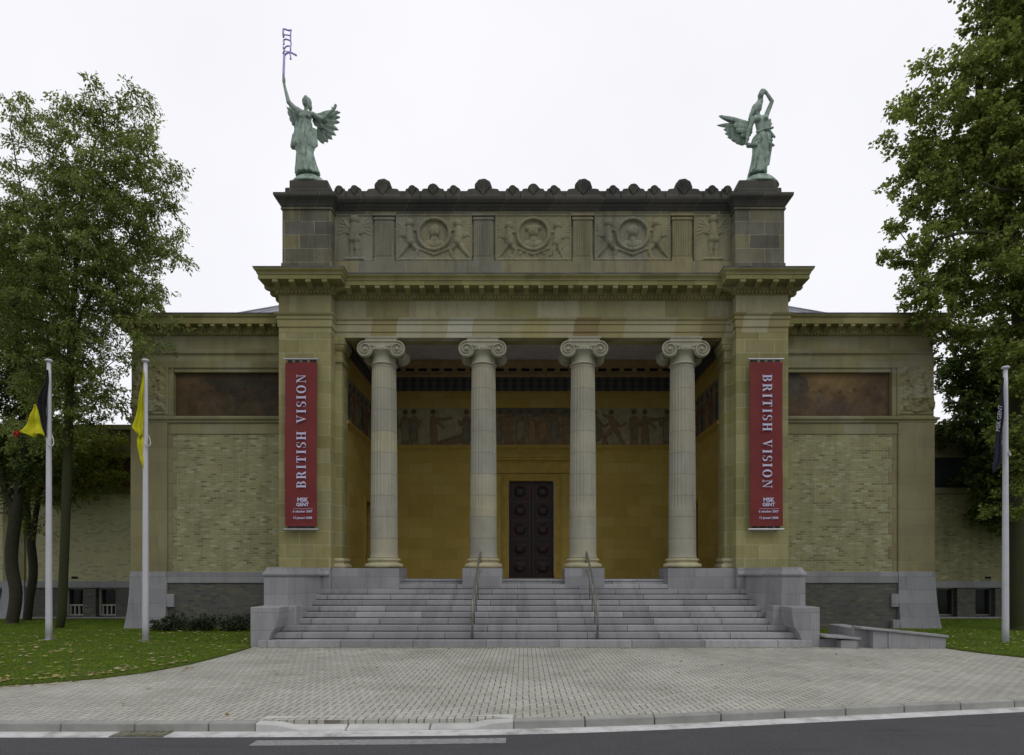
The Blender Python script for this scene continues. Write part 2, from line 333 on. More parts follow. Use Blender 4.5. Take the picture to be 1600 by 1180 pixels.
dh = g.math('MINIMUM', dl, dr); dv = g.math('MINIMUM', db, dt); d = g.math('MINIMUM', dh, g.math('MULTIPLY', dv, 1.7))
nj = g.noise(p, 26, 3, .7); wdt = g.math('ADD', g.math('MULTIPLY', nj, .16), .03)
joint = g.math('SUBTRACT', 1.0, g.math('DIVIDE', d, wdt), clamp=True)
joint = g.math('MULTIPLY', g.math('MINIMUM', g.math('MULTIPLY', joint, 2.4), 1.0), 0.9)
ai = g.math('SUBTRACT', i, k1); bj = g.math('SUBTRACT', j, k2); wn = g.n('TexWhiteNoise'); wn.noise_dimensions = '2D'; g.l(g.vec(ai,bj), wn.inputs['Vector'])
c = g.ramp(wn.outputs['Value'], [(0,(.43,.425,.375)),(.5,(.475,.468,.415)),(1,(.51,.50,.44))])
big = g.noise(p,.55,6,.7); c = g.mix(g.ramp(big,[(.40,0),(.66,.7)]), c, (.27,.265,.225)); big2 = g.noise(p,3.2,5,.75); c = g.mix(g.ramp(big2,[(.55,0),(.75,.35)]), c, (.19,.18,.14)); gr = g.noise(p,70,3,.8); c = g.scale(c, g.math('ADD', g.math('MULTIPLY', gr, .3), .85))
c = g.mix(g.math('MULTIPLY', joint, g.math('ADD', .35, g.noise(p,1.7,3,.6))), c, (.085,.08,.055)); g.color(c); g.bump(g.math('SUBTRACT', g.math('MULTIPLY',gr,.4), joint), .5, .008); M['pavers'] = g.m
# soil under the grass
M['stripL'] = plain('brown_painted_strip', (.16,.085,.035), .8, .2, 2, .1, .1, col2=(.10,.06,.035)); M['stripR'] = plain('dark_strip', (.035,.04,.045), .7, .2, 2)
M['soil'] = plain('turf_soil', (.08,.115,.010), .95, .4, 5, .3, .6, col2=(.05,.07,.012))
def leafmat(name, cols, rough=.6, trans=.3):
    g = G(name, rough, .25); ge = g.n('NewGeometry'); p = ge.outputs['Position']
    c = g.ramp(ge.outputs['Random Per Island'], [(i/(len(cols)-1), k) for i,k in enumerate(cols)])
    n1 = g.noise(p, 1.1, 3, .6); c = g.scale(c, g.math('ADD', g.math('MULTIPLY', n1, 1.1), .45)); g.color(c)
    tr = g.n('BsdfTranslucent'); g.l(g.scale(c, 1.5), tr.inputs['Color']); mx = g.n('MixShader'); mx.inputs[0].default_value = trans
    g.l(g.b.outputs[0], mx.inputs[1]); g.l(tr.outputs[0], mx.inputs[2]); g.l(mx.outputs[0], g.out.inputs[0]); return g.m
M['leafA'] = leafmat('ash_leaves', [(.085,.115,.026),(.15,.195,.045),(.20,.25,.06),(.28,.32,.11)], .5, .45)
M['leafB'] = leafmat('dark_leaves', [(.035,.065,.014),(.06,.10,.020),(.09,.14,.026),(.14,.18,.04)])
M['leafC'] = leafmat('maple_leaves', [(.08,.12,.024),(.15,.20,.038),(.20,.25,.05),(.33,.36,.11)], .5, .42)
M['leafY'] = leafmat('turning_leaves', [(.10,.15,.018),(.17,.22,.025),(.24,.27,.03),(.30,.24,.035)], .55, .4)
M['shrubleaf'] = leafmat('shrub_leaves', [(.022,.035,.014),(.04,.06,.024),(.08,.10,.045)])
M['grass'] = leafmat('grass_blades', [(.095,.165,.008),(.135,.225,.011),(.20,.285,.02)], .7, .25)
M['litter'] = leafmat('fallen_leaf', [(.45,.36,.12),(.36,.28,.08),(.55,.50,.25),(.22,.13,.045),(.5,.47,.3)], .8, .1)
# ------------------------------------------------------------------ ground, road, kerb
def kerb_y(x): return float(np.interp(x, [-90,-20,-7,-3.7,-.4,1.4,3.2,5.2,7.4,14,30,90], [9.5,8.1,7.82,7.83,7.94,8.16,8.50,8.87,9.28,10.6,13.6,22]))
KX = list(np.arange(-60, 60.01, 0.5)); ky = [kerb_y(x) for x in KX]
for _ in range(3): ky = [ky[0]] + [(ky[i-1]+ky[i]+ky[i+1])/3 for i in range(1,len(ky)-1)] + [ky[-1]]
def KY(x): return float(np.interp(x, KX, ky))
def strip(xs, off0, off1, z0, z1):     # band that follows the kerb line
    mb = MB(); n = len(xs)
    ring = []
    vs = []
    for x in xs:
        a, b = KY(x)+off0, KY(x)+off1
        vs += [(x,a,z0),(x,b,z0),(x,b,z1),(x,a,z1)]
    fs = [(4*i+k, 4*(i+1)+k, 4*(i+1)+(k+1)%4, 4*i+(k+1)%4) for i in range(n-1) for k in range(4)] + [(0,1,2,3),(4*n-4,4*n-3,4*n-2,4*n-1)[::-1]]
    return mb.add(vs, fs)
MB().box(-600,600,-300,900,-.6,-.3).build('ground', plain('ground_earth',(.10,.10,.08)) ).__setitem__('kind','structure')
mb = MB(); mb.box(-120,120,-30,24,-.29,-.118); tag(mb.build('road', M['asphalt']), kind='structure')
xs = KX
tag(strip(xs, .14, 40, -.25, 0.0).build('pavement', M['pavers']), kind='structure')
tag(strip(xs, -.24, .012, -.2, -.106).build('gutter', M['gutter'], bevel=.012), 'pale concrete gutter strip along the edge of the road','gutter', kind='structure')
# kerb in stones, leaving the dropped crossing open
def kerbstones(x0, x1, L=1.0):
    x = x0; i = 0; mb = MB()
    while x < x1 - .05:
        e = min(x+L, x1); a = strip(list(np.linspace(x+.006, e-.006, 4)), .0, .16, -.16, .003); mb.add(a.v, a.f); x = e
    return mb
kb = kerbstones(-30, -3.75, .95); k2 = kerbstones(-.42, 34, .95); kb.add(k2.v, k2.f)
tag(kb.build('kerb', M['concrete'], bevel=.02, seg=2), kind='structure')
r = empty('dropped_kerb_ramp', (-2.1, 8.1, 0), 'pale dropped kerb ramp of three sloping concrete slabs at the road edge', 'kerb ramp')
for a_, b_, tl, tr_ in ((-3.75,-2.6,1,0),(-2.585,-1.52,0,0),(-1.505,-.42,0,1)):
    xa = np.linspace(a_, b_, 5); vs = []
    for q, x in enumerate(xa):
        t0 = .34*(1 - q/4.) if tl else 0; t1 = .34*(q/4.) if tr_ else 0
        y0 = KY(x)+.004; y1 = KY(x)+.36
        f = (t0 if tl and q < 2 else 0) + (t1 if tr_ and q > 2 else 0)
        vs += [(x,y0,-.2),(x,y1,-.2),(x,y1,.006),(x,y0,-.085 + f*.24)]
    fs = [(4*i+k, 4*(i+1)+k, 4*(i+1)+(k+1)%4, 4*i+(k+1)%4) for i in range(4) for k in range(4)] + [(0,1,2,3),(16,17,18,19)[::-1]]
    MB().add(vs, fs).build('kerb_slab', M['concrete_light'], r, bevel=.015)
mb = strip(list(np.linspace(-3.55,-.5,8)), -.62, -.40, -.119, -.114); tag(mb.build('road_marking', M['paint']), kind='structure')
dr = empty('street_drain', (-5.1, 7.75, -.1), 'mossy rusted slotted drain let into the pale gutter beside the road', 'drain')
mb = MB()
for q in range(7): x = -5.43+q*.095; mb.box(x, x+.06, KY(x)-.235, KY(x)-.012, -.102, -.094)
mb.build('drain_grate', M['mossiron'], dr, bevel=.004); MB().box(-5.46,-4.78,KY(-5.1)-.245,KY(-5.1)-.004,-.103,-.1).build('drain_pit', M['mossiron'], dr)

def lawn(name, edge, back, z):
    poly = edge + back
    mb = MB(); mb.prism(poly, -.05, z); tag(mb.build(name, M['soil'], bevel=.02), kind='structure'); return poly
LE = [(-16,8.95),(-12.5,9.45),(-9.2,10.36),(-8.6,10.7),(-8.05,11.1),(-7.6,11.8),(-7.35,12.8),(-7.28,14.2),(-7.35,15.75),(-7.46,15.9),(-7.46,18.9)]
lawnL = lawn('lawn', LE[:9]+[(-7.5,15.9),(-7.6,18.9),(-8.05,19.2),(-8.05,21.2),(-14.2,21.4),(-14.2,25.7)], [(-60,25.7),(-60,8.2)], .045)
lawnR = lawn('lawn', [(10.62,16.0),(10.55,15.45),(10.75,14.6),(11.2,13.7),(12.2,13.0),(14,12.6),(20,12.6),(60,16)], [(60,25.7),(14.2,25.7),(14.2,20.75),(8.2,20.75),(8.2,16.0)], .045)
def inpoly(px_, py_, poly):
    ins = np.zeros(px_.shape, bool); n = len(poly)
    for i in range(n):
        x0,y0 = poly[i]; x1,y1 = poly[(i+1)%n]
        if y0 == y1: continue
        c = ((y0 > py_) != (y1 > py_)) & (px_ < (x1-x0)*(py_-y0)/(y1-y0)+x0); ins ^= c
    return ins
rng = np.random.default_rng(5)
def rawmesh(name, V, Fc, mat, parent=None):
    me = bpy.data.meshes.new(name); nv = len(V); nf = len(Fc); k = Fc.shape[1]
    me.vertices.add(nv); me.vertices.foreach_set('co', V.astype(np.float32).ravel())
    me.loops.add(nf*k); me.loops.foreach_set('vertex_index', Fc.astype(np.int32).ravel())
    me.polygons.add(nf); me.polygons.foreach_set('loop_start', np.arange(0,nf*k,k,dtype=np.int32))
    me.update(calc_edges=True); me.materials.append(mat)
    o = bpy.data.objects.new(name, me); sc.collection.objects.link(o)
    if parent: o.parent = parent; o.matrix_parent_inverse = Matrix.Translation(-abs_loc(parent))
    return o
def grass(poly, x0, x1, y0, y1, n, holes=()):
    X = rng.uniform(x0,x1,n); Y = y0 + (y1-y0)*rng.random(n)**1.3; m = inpoly(X,Y,poly); X, Y = X[m], Y[m]; n = len(X)
    h = rng.uniform(.025,.06,n); a = rng.uniform(0,2*np.pi,n); w_ = .006+.004*rng.random(n); l = rng.normal(0,.02,(n,2))
    b0 = np.stack([X-w_*np.cos(a), Y-w_*np.sin(a), np.full(n,.04)],1); b1 = np.stack([X+w_*np.cos(a), Y+w_*np.sin(a), np.full(n,.04)],1)
    t = np.stack([X+l[:,0], Y+l[:,1], .04+h],1); V = np.stack([b0,b1,t],1).reshape(-1,3)
    return V, np.arange(3*n).reshape(-1,3)
V, Fc = grass(lawnL, -24, -7.2, 9, 25, 170000); tag(rawmesh('grass', V, Fc, M['grass']), 'short green grass on the lawn beneath the trees and two flagpoles','grass', kind='stuff')
V, Fc = grass(lawnR, 8, 24, 12.4, 25, 110000); tag(rawmesh('grass', V, Fc, M['grass']), 'short green grass behind the low stone wall','grass', kind='stuff')
def litter(n, fx, fy, z, s=(.03,.065)):
    X, Y = fx(n), fy(n); n = len(X); a = rng.uniform(0,2*np.pi,n); r_ = rng.uniform(*s,n); Z = (z(X,Y) if callable(z) else z) + rng.uniform(.004,.018,n)
    P = []
    for k, (dx, dy, dz) in enumerate(((-1,0,0),(-.2,-.55,.12),(1,0,.3),(-.1,.6,.15))):
        P.append(np.stack([X+r_*(dx*np.cos(a)-dy*np.sin(a)), Y+r_*(dx*np.sin(a)+dy*np.cos(a)), Z+dz*r_*rng.random(n)],1))
    return np.stack(P,1).reshape(-1,3)
parts = []
X = rng.uniform(-16,-7.2,750); Y = rng.uniform(9.5,20,750); m = inpoly(X,Y,lawnL); X, Y = X[m], Y[m]
parts.append(litter(0, lambda n: X, lambda n: Y, .075, (.03,.085)))
X2 = rng.uniform(10.5,18,450); Y2 = rng.uniform(12.5,20,450); m = inpoly(X2,Y2,lawnR); X2,Y2 = X2[m],Y2[m]
ex = rng.uniform(-12,-7.4,260); ey = np.interp(ex, [-12.5,-9.2,-8.05,-7.35],[9.5,10.4,11.15,12.9])+np.abs(rng.normal(0,.35,260)); parts.append(litter(0, lambda n: ex, lambda n: ey, .07, (.03,.07)))
parts.append(litter(0, lambda n: X2, lambda n: Y2, .075))
parts.append(litter(330, lambda n: rng.uniform(-7.2,10.5,n), lambda n: 15.72-np.abs(rng.normal(0,.10,n)), .0, (.025,.05)))
parts.append(litter(230, lambda n: rng.uniform(-7,10.5,n), lambda n: 15.6-np.abs(rng.normal(0,2.6,n)).clip(0,7.3), .0, (.025,.06)))
X3 = rng.uniform(-9.5,-7,110); e = np.interp(X3, [-12.5,-9.2,-8.05,-7.35],[9.4,10.3,11.0,12.6])-np.abs(rng.normal(0,.2,110)); parts.append(litter(0, lambda n: X3, lambda n: e, .0, (.02,.05)))
sx_ = rng.uniform(-6.4,6.4,60); si = rng.integers(1,9,60); parts.append(litter(0, lambda n: sx_, lambda n: 15.9+si*.35-.05-.1, lambda X,Y: (np.round((Y-15.75)/.35))*.158, (.02,.045)))
V = np.concatenate(parts); tag(rawmesh('fallen_leaves', V, np.arange(len(V)).reshape(-1,4), M['litter']), 'yellow and brown autumn leaves scattered over lawn, paving and steps','fallen leaves', kind='stuff')

# ------------------------------------------------------------------ the museum
mus = empty('museum', (0, 21, 0), 'symmetrical sandstone museum with four ionic columns, sculpted attic and yellow brick wings', 'museum')
# podium and landing
mb = MB(); mb.box(-6.5,6.5,19.32,23.9,0,1.737); mb.build('landing', M['step'], mus)
mb = MB()
for s in (-1,1):
    mb = MB(); x0, x1 = sorted((s*4.19, s*6.30)); mb.box(x0,x1,18.96,20.25,1.4,2.088)
    x0, x1 = sorted((s*6.297, s*7.96)); mb.box(x0,x1,18.78,22,0,2.09)
    mb.build('podium', M['bluestone'], mus, bevel=.01)
# corner piers and antae
for s in (-1,1):
    x0, x1 = sorted((s*6.28, s*7.90)); MB().box(x0,x1,18.85,22.5,2.09,9.39).build('corner_pier', M['pier'], mus, bevel=.008)
    x0, x1 = sorted((s*6.08, s*6.30)); an = MB().box(x0,x1,19.30,19.95,2.09,9.389).build('anta', M['pier'], mus, bevel=.008)
    path = [(-6.30,19.30),(-6.08,19.30),(-6.08,19.95)] if s < 0 else [(6.08,19.95),(6.08,19.30),(6.30,19.30)]
    MB().sweep(path, [(-.02,2.092),(.12,2.092),(.14,2.14),(.13,2.2),(.06,2.235),(.04,2.27),(.07,2.30),(.09,2.34),(.08,2.385),(.02,2.41),(-.02,2.42)]).build('anta_base', M['colbase'], an, smooth=False)
    MB().sweep(path, [(-.02,8.60),(.04,8.62),(.05,8.70),(.015,8.72),(.015,8.98),(.05,9.0),(.09,9.08),(.10,9.16),(.13,9.18),(.13,9.30),(.10,9.386),(-.02,9.386)]).build('anta_capital', M['pier'], an)
# entablature
E = [(-7.9,22.4),(-7.9,18.85),(-6.28,18.85),(-6.28,19.25),(6.28,19.25),(6.28,18.85),(7.9,18.85),(7.9,22.4)]
ar = MB().sweep(E, [(-.3,9.392),(0,9.392),(0,9.565),(.028,9.57),(.028,9.80),(.055,9.805),(.055,9.90),(.10,9.935),(.12,9.985),(.02,10.0),(-.3,10.0)]).build('architrave', M['architrave'], mus)
MB().box(-6.28,6.28,19.5,19.86,9.396,11.0).build('architrave_soffit', M['pier'], mus)
fr = MB().sweep(E, [(-.3,10.001),(.0,10.001),(.0,10.56),(-.3,10.56)]).build('frieze', M['frieze'], mus)
cp = MB().sweep(E, [(-.3,10.561),(.03,10.561),(.05,10.60),(.05,10.605),(.07,10.66),(.09,10.67),(.11,10.70),(.12,10.72),(.12,10.73),(.12,10.845),(.45,10.85),(.45,10.965),(.47,10.98),(.49,11.04),(.545,11.10),(.555,11.135),(-.3,11.14)])
def along(path, step, fn, inset=0.0):
    """call fn(centre, tangent, outward) at even spacing on every leg of the path"""
    for i in range(len(path)-1):
        a, b = Vector(path[i]), Vector(path[i+1]); d = b-a; L = d.length; d.normalize(); o = Vector((d.y,-d.x))
        n = max(1, int(round((L-2*inset)/step)));
        for k in range(n+1):
            t = inset + (L-2*inset)*k/n if n else L/2
            fn(a+d*t, d, o)
def blockrun(path, step, wd, o0, o1, z0, z1, inset=0., drop=0.0):
    mb = MB()
    def fn(c, d, o):
        P = [c-d*wd/2+o*o0, c+d*wd/2+o*o0, c+d*wd/2+o*o1, c-d*wd/2+o*o1]
        vs = [(p.x,p.y,z0+ (drop if q>1 else 0)) for q,p in enumerate(P)]+[(p.x,p.y,z1) for p in P]
        mb.add(vs, [(0,1,2,3),(7,6,5,4),(0,4,5,1),(1,5,6,2),(2,6,7,3),(3,7,4,0)])
    along(path, step, fn, inset); return mb
c = cp.build('cornice', M['cornice'], mus)
blockrun(E, .455, .16, .08, .44, 10.655, 10.848, .06, drop=.11).build('bracket_moulding', M['cornice'], c)
blockrun(E, .115, .055, .03, .125, 10.585, 10.65, .02).build('dentil_moulding', M['cornice'], c)
MB().sweep(E, [(-.6,11.141),(.56,11.141),(.57,11.175),(-.6,11.20)]).build('cornice_lead', M['cornice_top'], c)
MB().box(-6.2,6.2,19.9,25,10.45,11.1).build('porch_roof', M['cornice_top'], mus)
# attic
MB().box(-6.45,6.45,19.65,20.5,11.1,13.72).build('attic_wall', M['attic'], mus)
MB().box(-6.42,6.42,19.55,19.66,11.15,11.98).build('attic_base_course', M['atticbase'], mus, bevel=.015)
A = [(-6.4,19.6),(6.4,19.6)]
MB().sweep([(-6.44,19.648),(6.44,19.648)], [(-.2,13.52),(.03,13.52),(.04,13.62),(-.2,13.62)]).build('attic_band', M['attic'], mus)
MB().sweep([(-6.44,19.648),(6.44,19.648)], [(-.2,13.622),(.06,13.622),(.12,13.70),(.15,13.71),(.15,13.76),(.22,13.79),(.27,13.86),(.28,13.90),(-.5,13.91)]).build('attic_cornice', M['attic_soot'], mus, bevel=.006)
pilx = [-4.8,-1.6,1.6,4.8]
for x in pilx:
    mb = MB(); h = .34
    mb.box(x-h,x+h,19.575,19.66,11.981,12.10); mb.box(x-h+.03,x+h-.03,19.60,19.66,12.10,13.52)
    n = 7; wv = (2*h-.14)/n
    for k in range(n): xx = x-h+.07+k*wv; mb.box(xx+.012,xx+wv-.022,19.585,19.61,12.16,13.30)
    mb.box(x-h,x+h,19.57,19.66,13.32,13.40); mb.box(x-h-.03,x+h+.03,19.55,19.66,13.44,13.52)
    mb.build('attic_pilaster', M['atticbase'], mus, bevel=.006)
# carved relief panels
def cap2(U,V,x0,y0,x1,y1,r0,r1=None,s=1.0):
    r1 = r0 if r1 is None else r1; dx,dy = x1-x0,y1-y0; L2 = dx*dx+dy*dy+1e-9
    t = np.clip(((U-x0)*dx+(V-y0)*dy)/L2,0,1); rr = r0+(r1-r0)*t; d = np.hypot(U-x0-t*dx, V-y0-t*dy)
    return np.sqrt(np.clip(1-(d/rr)**2,0,1))*rr*s
def putto(U,V,x,y,s,m,walk=1.0,arm=1.0):   # small winged child; m = facing (+1 right)
    c = lambda a,b,c_,d,r0,r1=None,k=1.0: cap2(U,V,x+m*a*s,y+b*s,x+m*c_*s,y+d*s,r0*s,(r1 or r0)*s,k)
    H = [c(0,1.0,0.01,1.02,.115), c(-.01,.86,0,.62,.10,.13), c(0,.62,.02,.48,.125,.13), c(.04,.45,.22*walk,.25,.085,.06), c(.22*walk,.25,.16*walk,.02,.06,.04), c(-.03,.45,-.16*walk,.24,.085,.06), c(-.16*walk,.24,-.34*walk,.03,.055,.035),
         c(.05,.82,.28*arm,.80,.05,.045), c(.28*arm,.80,.46*arm,.92,.045,.035), c(-.05,.82,-.2,.66,.05,.04), c(-.2,.66,.05,.6,.04,.03), c(.1,.03,.22*walk,.0,.04,.03)]
    for k in range(5): H.append(c(-.06,.80,-.36-.02*k,1.05-.11*k,.05,.025,.6))
    return np.maximum.reduce(H)
prng = np.random.default_rng(3)
def nz(U,V,f,seed):
    r_ = np.random.default_rng(seed); s = 0
    for k in range(9): a = r_.uniform(0,6.28); s = s + np.sin(U*f*np.cos(a)*(1+.3*k)+V*f*np.sin(a)*(1+.3*k)+r_.uniform(0,6.28))/(1+.35*k)
    return s*.3
def medallion(kind):
    def h(U,V):
        W_, H_ = 2.44, 1.5; cx, cy = W_/2, .86; r = np.hypot(U-cx, V-cy); R_ = .50
        ring = np.sqrt(np.clip(1-((r-R_)/.07)**2,0,1))*.085; ring = np.where(r < R_-.05, -.035, ring)
        bust = np.maximum.reduce([cap2(U,V,cx,cy+.10,cx+.02,cy+.14,.19,.17,.55), cap2(U,V,cx,cy-.08,cx,cy-.2,.1,.12,.5), cap2(U,V,cx-.2,cy-.33,cx+.2,cy-.33,.14,.14,.45), cap2(U,V,cx-.15,cy+.0,cx-.2,cy-.16,.08,.05,.5), cap2(U,V,cx+.1,cy+.06,cx+.12,cy+.07,.05,.04,1.3)]) * (r < R_-.02)
        if kind == 1: bust = np.maximum(bust, cap2(U,V,cx-.16,cy+.18,cx+.16,cy+.2,.10,.10,.8)*(r < R_))
        a, b = putto(U,V,.44,.08,1.12 if kind != 1 else 1.05,1,1.0,.95), putto(U,V,W_-.44,.08,1.12 if kind != 1 else 1.05,-1,1.0 if kind != 1 else .5,.95)
        g_ = cap2(U,V,.1,.03,W_-.1,.03,.07,.07,.6); rib = np.maximum(cap2(U,V,cx-.5,cy-.45,cx,.22,.045,.06,.8), cap2(U,V,cx+.5,cy-.45,cx,.22,.045,.06,.8))
        f = np.maximum.reduce([ring*1.0, bust, a*.85, b*.85, g_, rib]); f = np.where((r<R_-.05)&(bust<=0), -.008, f)
        if kind == 1: f = np.maximum(f, np.where((V < .5)&(np.abs(U-cx)<.95)&(r>R_), .05*np.clip(nz(U,V,26,4),0,1), 0))
        f = f + .006*nz(U,V,30,7+kind)
        e = np.minimum(np.minimum(U, W_-U), np.minimum(V, H_-V)); return np.where(e < .045, .012, f-.018)
    return h
def single(m):
    def h(U,V):
        W_,H_ = 1.26,1.5; f = putto(U,V,W_/2,.12,1.2,m,.35,.55)*.9; f = np.maximum(f, putto(U,V,W_/2,.12,1.2,-m,.35,.5)*.8)
        f = np.maximum(f, cap2(U,V,.35,.05,W_-.35,.05,.08,.08,.7)) + .006*nz(U,V,30,m+5); e = np.minimum(np.minimum(U, W_-U), np.minimum(V, H_-V)); return np.where(e < .04, .012, f-.018)
    return h
for i, x in enumerate((-3.2,0,3.2)):
    grid_panel('relief_panel', M['relief'], mus, (x-1.22,19.60,12.0), (1,0,0), (0,0,1), (0,-1,0), 2.44, 1.5, 150, 96, medallion(i)).__setitem__('label', ['carved stone relief of two winged children flanking a bearded head medallion','carved stone relief of two winged children holding a helmeted head medallion','carved stone relief of two winged children flanking a plain wide medallion'][i])
for s in (-1,1): grid_panel('relief_panel', M['relief'], mus, (s*5.79-.61,19.60,12.0), (1,0,0), (0,0,1), (0,-1,0), 1.22, 1.5, 80, 96, single(s))
# sooty palmette crest
cr = MB().box(-6.4,6.4,19.45,19.72,13.912,14.17).build('roof_crest', M['attic_soot'], mus, bevel=.01)
def antefix(x, r_, top, sh):
    mb = MB(); z0 = 13.915; cz = top-r_; e = R(28) if r_ < .2 else R(8); sh = max(sh, r_*1.3)
    pts = [(x-sh, z0), (x-sh, z0+.17), (x-sh*.84, z0+.285), (x-r_*1.25, z0+.30)]
    for k in range(17):
        a = math.pi+e - (math.pi+2*e)*k/16; rr = r_*(1+.03*math.cos(9*a)) if r_ > .15 else r_
        pts.append((x+rr*math.cos(a), max(cz+rr*math.sin(a), z0+.29)))
    pts += [(x+r_*1.25, z0+.30), (x+sh*.84, z0+.285), (x+sh, z0+.17), (x+sh, z0)]
    mb.frontprism(pts, 19.40, 19.60)
    if r_ > .12:
        for k in range(7):
            a = math.pi*(k+.5)/7; mb.tube([(x,19.39,z0+.10),(x+.82*r_*math.cos(a),19.37,cz+.82*r_*math.sin(a))],[.015,.035],6)
    return mb
xs_ = []
for x in pilx: xs_.append((x,.275,14.53,.56))
for x in (-3.2,0,3.2): xs_ += [(x,.175,14.37,.39),(x-.66,.125,14.31,.24),(x+.66,.125,14.31,.24)]
for s in (-1,1): xs_ += [(s*5.7,.125,14.31,.24),(s*6.19,.13,14.30,.17)]
for a_ in xs_: antefix(*a_).build('antefix', M['attic_soot'], cr, bevel=.012)
# attic piers
for s in (-1,1):
    x0,x1 = sorted((s*6.39,s*7.95)); ap = MB().box(x0,x1,19.25,20.8,11.15,13.58).build('attic_pier', M['attic'], mus, bevel=.01)
    mb = MB(); mb.box(x0-.03,x1+.03,19.22,20.83,11.15,11.75); mb.build('pier_base', M['attic'], ap, bevel=.012)
    MB().box(x0-.04,x1+.04,19.21,20.84,13.44,13.50).build('pier_band', M['attic'], ap, bevel=.01)
    P = [(x1,20.8),(x0,20.8),(x0,19.25),(x1,19.25)]
    MB().sweep(P, [(-.3,13.55),(.02,13.55),(.05,13.62),(.10,13.69),(.19,13.76),(.21,13.80),(.21,13.875),(-.3,13.88)], closed=True).build('pier_cap', M['attic_soot'], ap)
    MB().box(x0+.02,x1-.02,19.27,20.78,13.6,13.885).build('pier_cap_top', M['attic_soot'], ap)
    mb = MB(); c_ = (x0+x1)/2; mb.box(c_-.73,c_+.73,19.3,20.62,13.886,14.20); mb.box(c_-.62,c_+.62,19.38,20.54,14.20,14.49); mb.build('statue_pedestal', M['attic_soot'], ap, bevel=.05, seg=2)
# columns
def column(x):
    cy = 19.58; cl = empty('column', (x, cy, 2.09), None, None); cl.parent = mus; cl.matrix_parent_inverse = Matrix.Translation((0,-21,0))
    return cl
def col_parts():
    D = {}
    cy = 19.58; X = 0
    D['shaft'] = None
    z0, z1 = 2.415, 8.56; prof = []
    zs = [z0, z0+.03, z0+.08] + list(np.linspace(z0+.2, 3.95, 8)) + [3.99,4.05] + list(np.linspace(4.2, z1-.18, 20)) + [z1-.12, z1-.06, z1]
    def rad(z):
        t = (z-z0)/(z1-z0); r = .432 - .05*t**1.6
        if z < z0+.1: r += .03*(1-(z-z0)/.1)
        return r
    for z in zs: prof.append((rad(z), z))
    def fn(r, z, a):
        dep = .0 if z < 4.0 or z > z1-.1 else .02
        u = (a*24/(2*math.pi)) % 1.0; return r - dep*math.sqrt(max(0,1-((u-.5)/.40)**2))
    D['shaft'] = (MB().lathe(prof, (0,cy,0), 24*8, fn), M['column'], True)
    b = [(.5,2.092),(.57,2.10),(.60,2.14),(.607,2.18),(.595,2.225),(.555,2.245),(.50,2.255),(.475,2.285),(.478,2.31),(.505,2.325),(.525,2.345),(.528,2.37),(.51,2.395),(.47,2.40),(.45,2.414)]
    D['base'] = (MB().lathe(b, (0,cy,0), 64), M['colbase'], True)
    mb = MB(); mb.box(-.615,.615,cy-.615,cy+.6,1.50,2.088); D['plinth'] = (mb, M['bluestone'], False)
    # ionic capital
    c = MB()
    c.lathe([(.36,8.555),(.40,8.56),(.425,8.585),(.425,8.605),(.395,8.625),(.382,8.65),(.382,8.86),(.42,8.90),(.48,8.98),(.50,9.05),(.46,9.10),(.3,9.12)], (0,cy,0), 64)
    c.box(-.52,.52,cy-.47,cy+.47,9.335,9.388); c.box(-.49,.49,cy-.45,cy+.45,9.27,9.337)
    for sy in (-1,1):
        yy = cy+sy*.44
        for sx in (-1,1):
            vx, vz = sx*.505, 8.985
            # bolster half, narrowing to the waist
            pr = [(.245,0),(.25,.03),(.235,.07),(.20,.14),(.17,.25),(.16,.44)]
            vs = []; n = 28
            for r_, t in pr:
                for k in range(n): a = 2*math.pi*k/n; vs.append((vx+r_*math.cos(a), yy-sy*t, vz+r_*math.sin(a)))
            fs = [(i*n+k, i*n+(k+1)%n, (i+1)*n+(k+1)%n, (i+1)*n+k) for i in range(len(pr)-1) for k in range(n)] + [tuple(range(n))[::-1], tuple(range(5*n,6*n))]
            c.add(vs, fs)
            pts = []; rd = []      # spiral
            for k in range(66):
                t = k/65; a = math.pi/2 + sx*(-1)*t*2*math.pi*2.3; r_ = .232*(1-t)**.9+.02
                pts.append((vx+r_*math.cos(a)*1.0, yy+sy*(.012+.03*t), vz+r_*math.sin(a))); rd.append(.027*(1-t*.6))
            c.tube(pts, rd, 8); c.ball((vx, yy+sy*.03, vz), .055,.045,.055, 12, 8)
        # channel between the scrolls
        top = [(-.51,9.235),(0,9.225),(.51,9.235)]; bot = [(-.3,9.06),(-.1,9.02),(.1,9.02),(.3,9.06)]
        y0, y1 = sorted((yy+sy*.012, yy-sy*.2)); c.frontprism([(-.51,9.1)]+bot+[(.51,9.1),(.51,9.272),(-.51,9.272)], y0, y1)
        c.tube([(-.51,yy+sy*.014,9.232),(.51,yy+sy*.014,9.232)], .028, 8)
        c.tube([(-.33,yy+sy*.014,9.12),(-.2,yy+sy*.014,9.075),(0,yy+sy*.014,9.05),(.2,yy+sy*.014,9.075),(.33,yy+sy*.014,9.12)], .022, 8)
        for k in range(-2,3): c.ball((k*.11, yy+sy*.02, 8.99-abs(k)*.0), .04,.04,.05, 8, 6)
    D['capital'] = (c, M['capital'], True)
    return D
CP = col_parts()
first = None
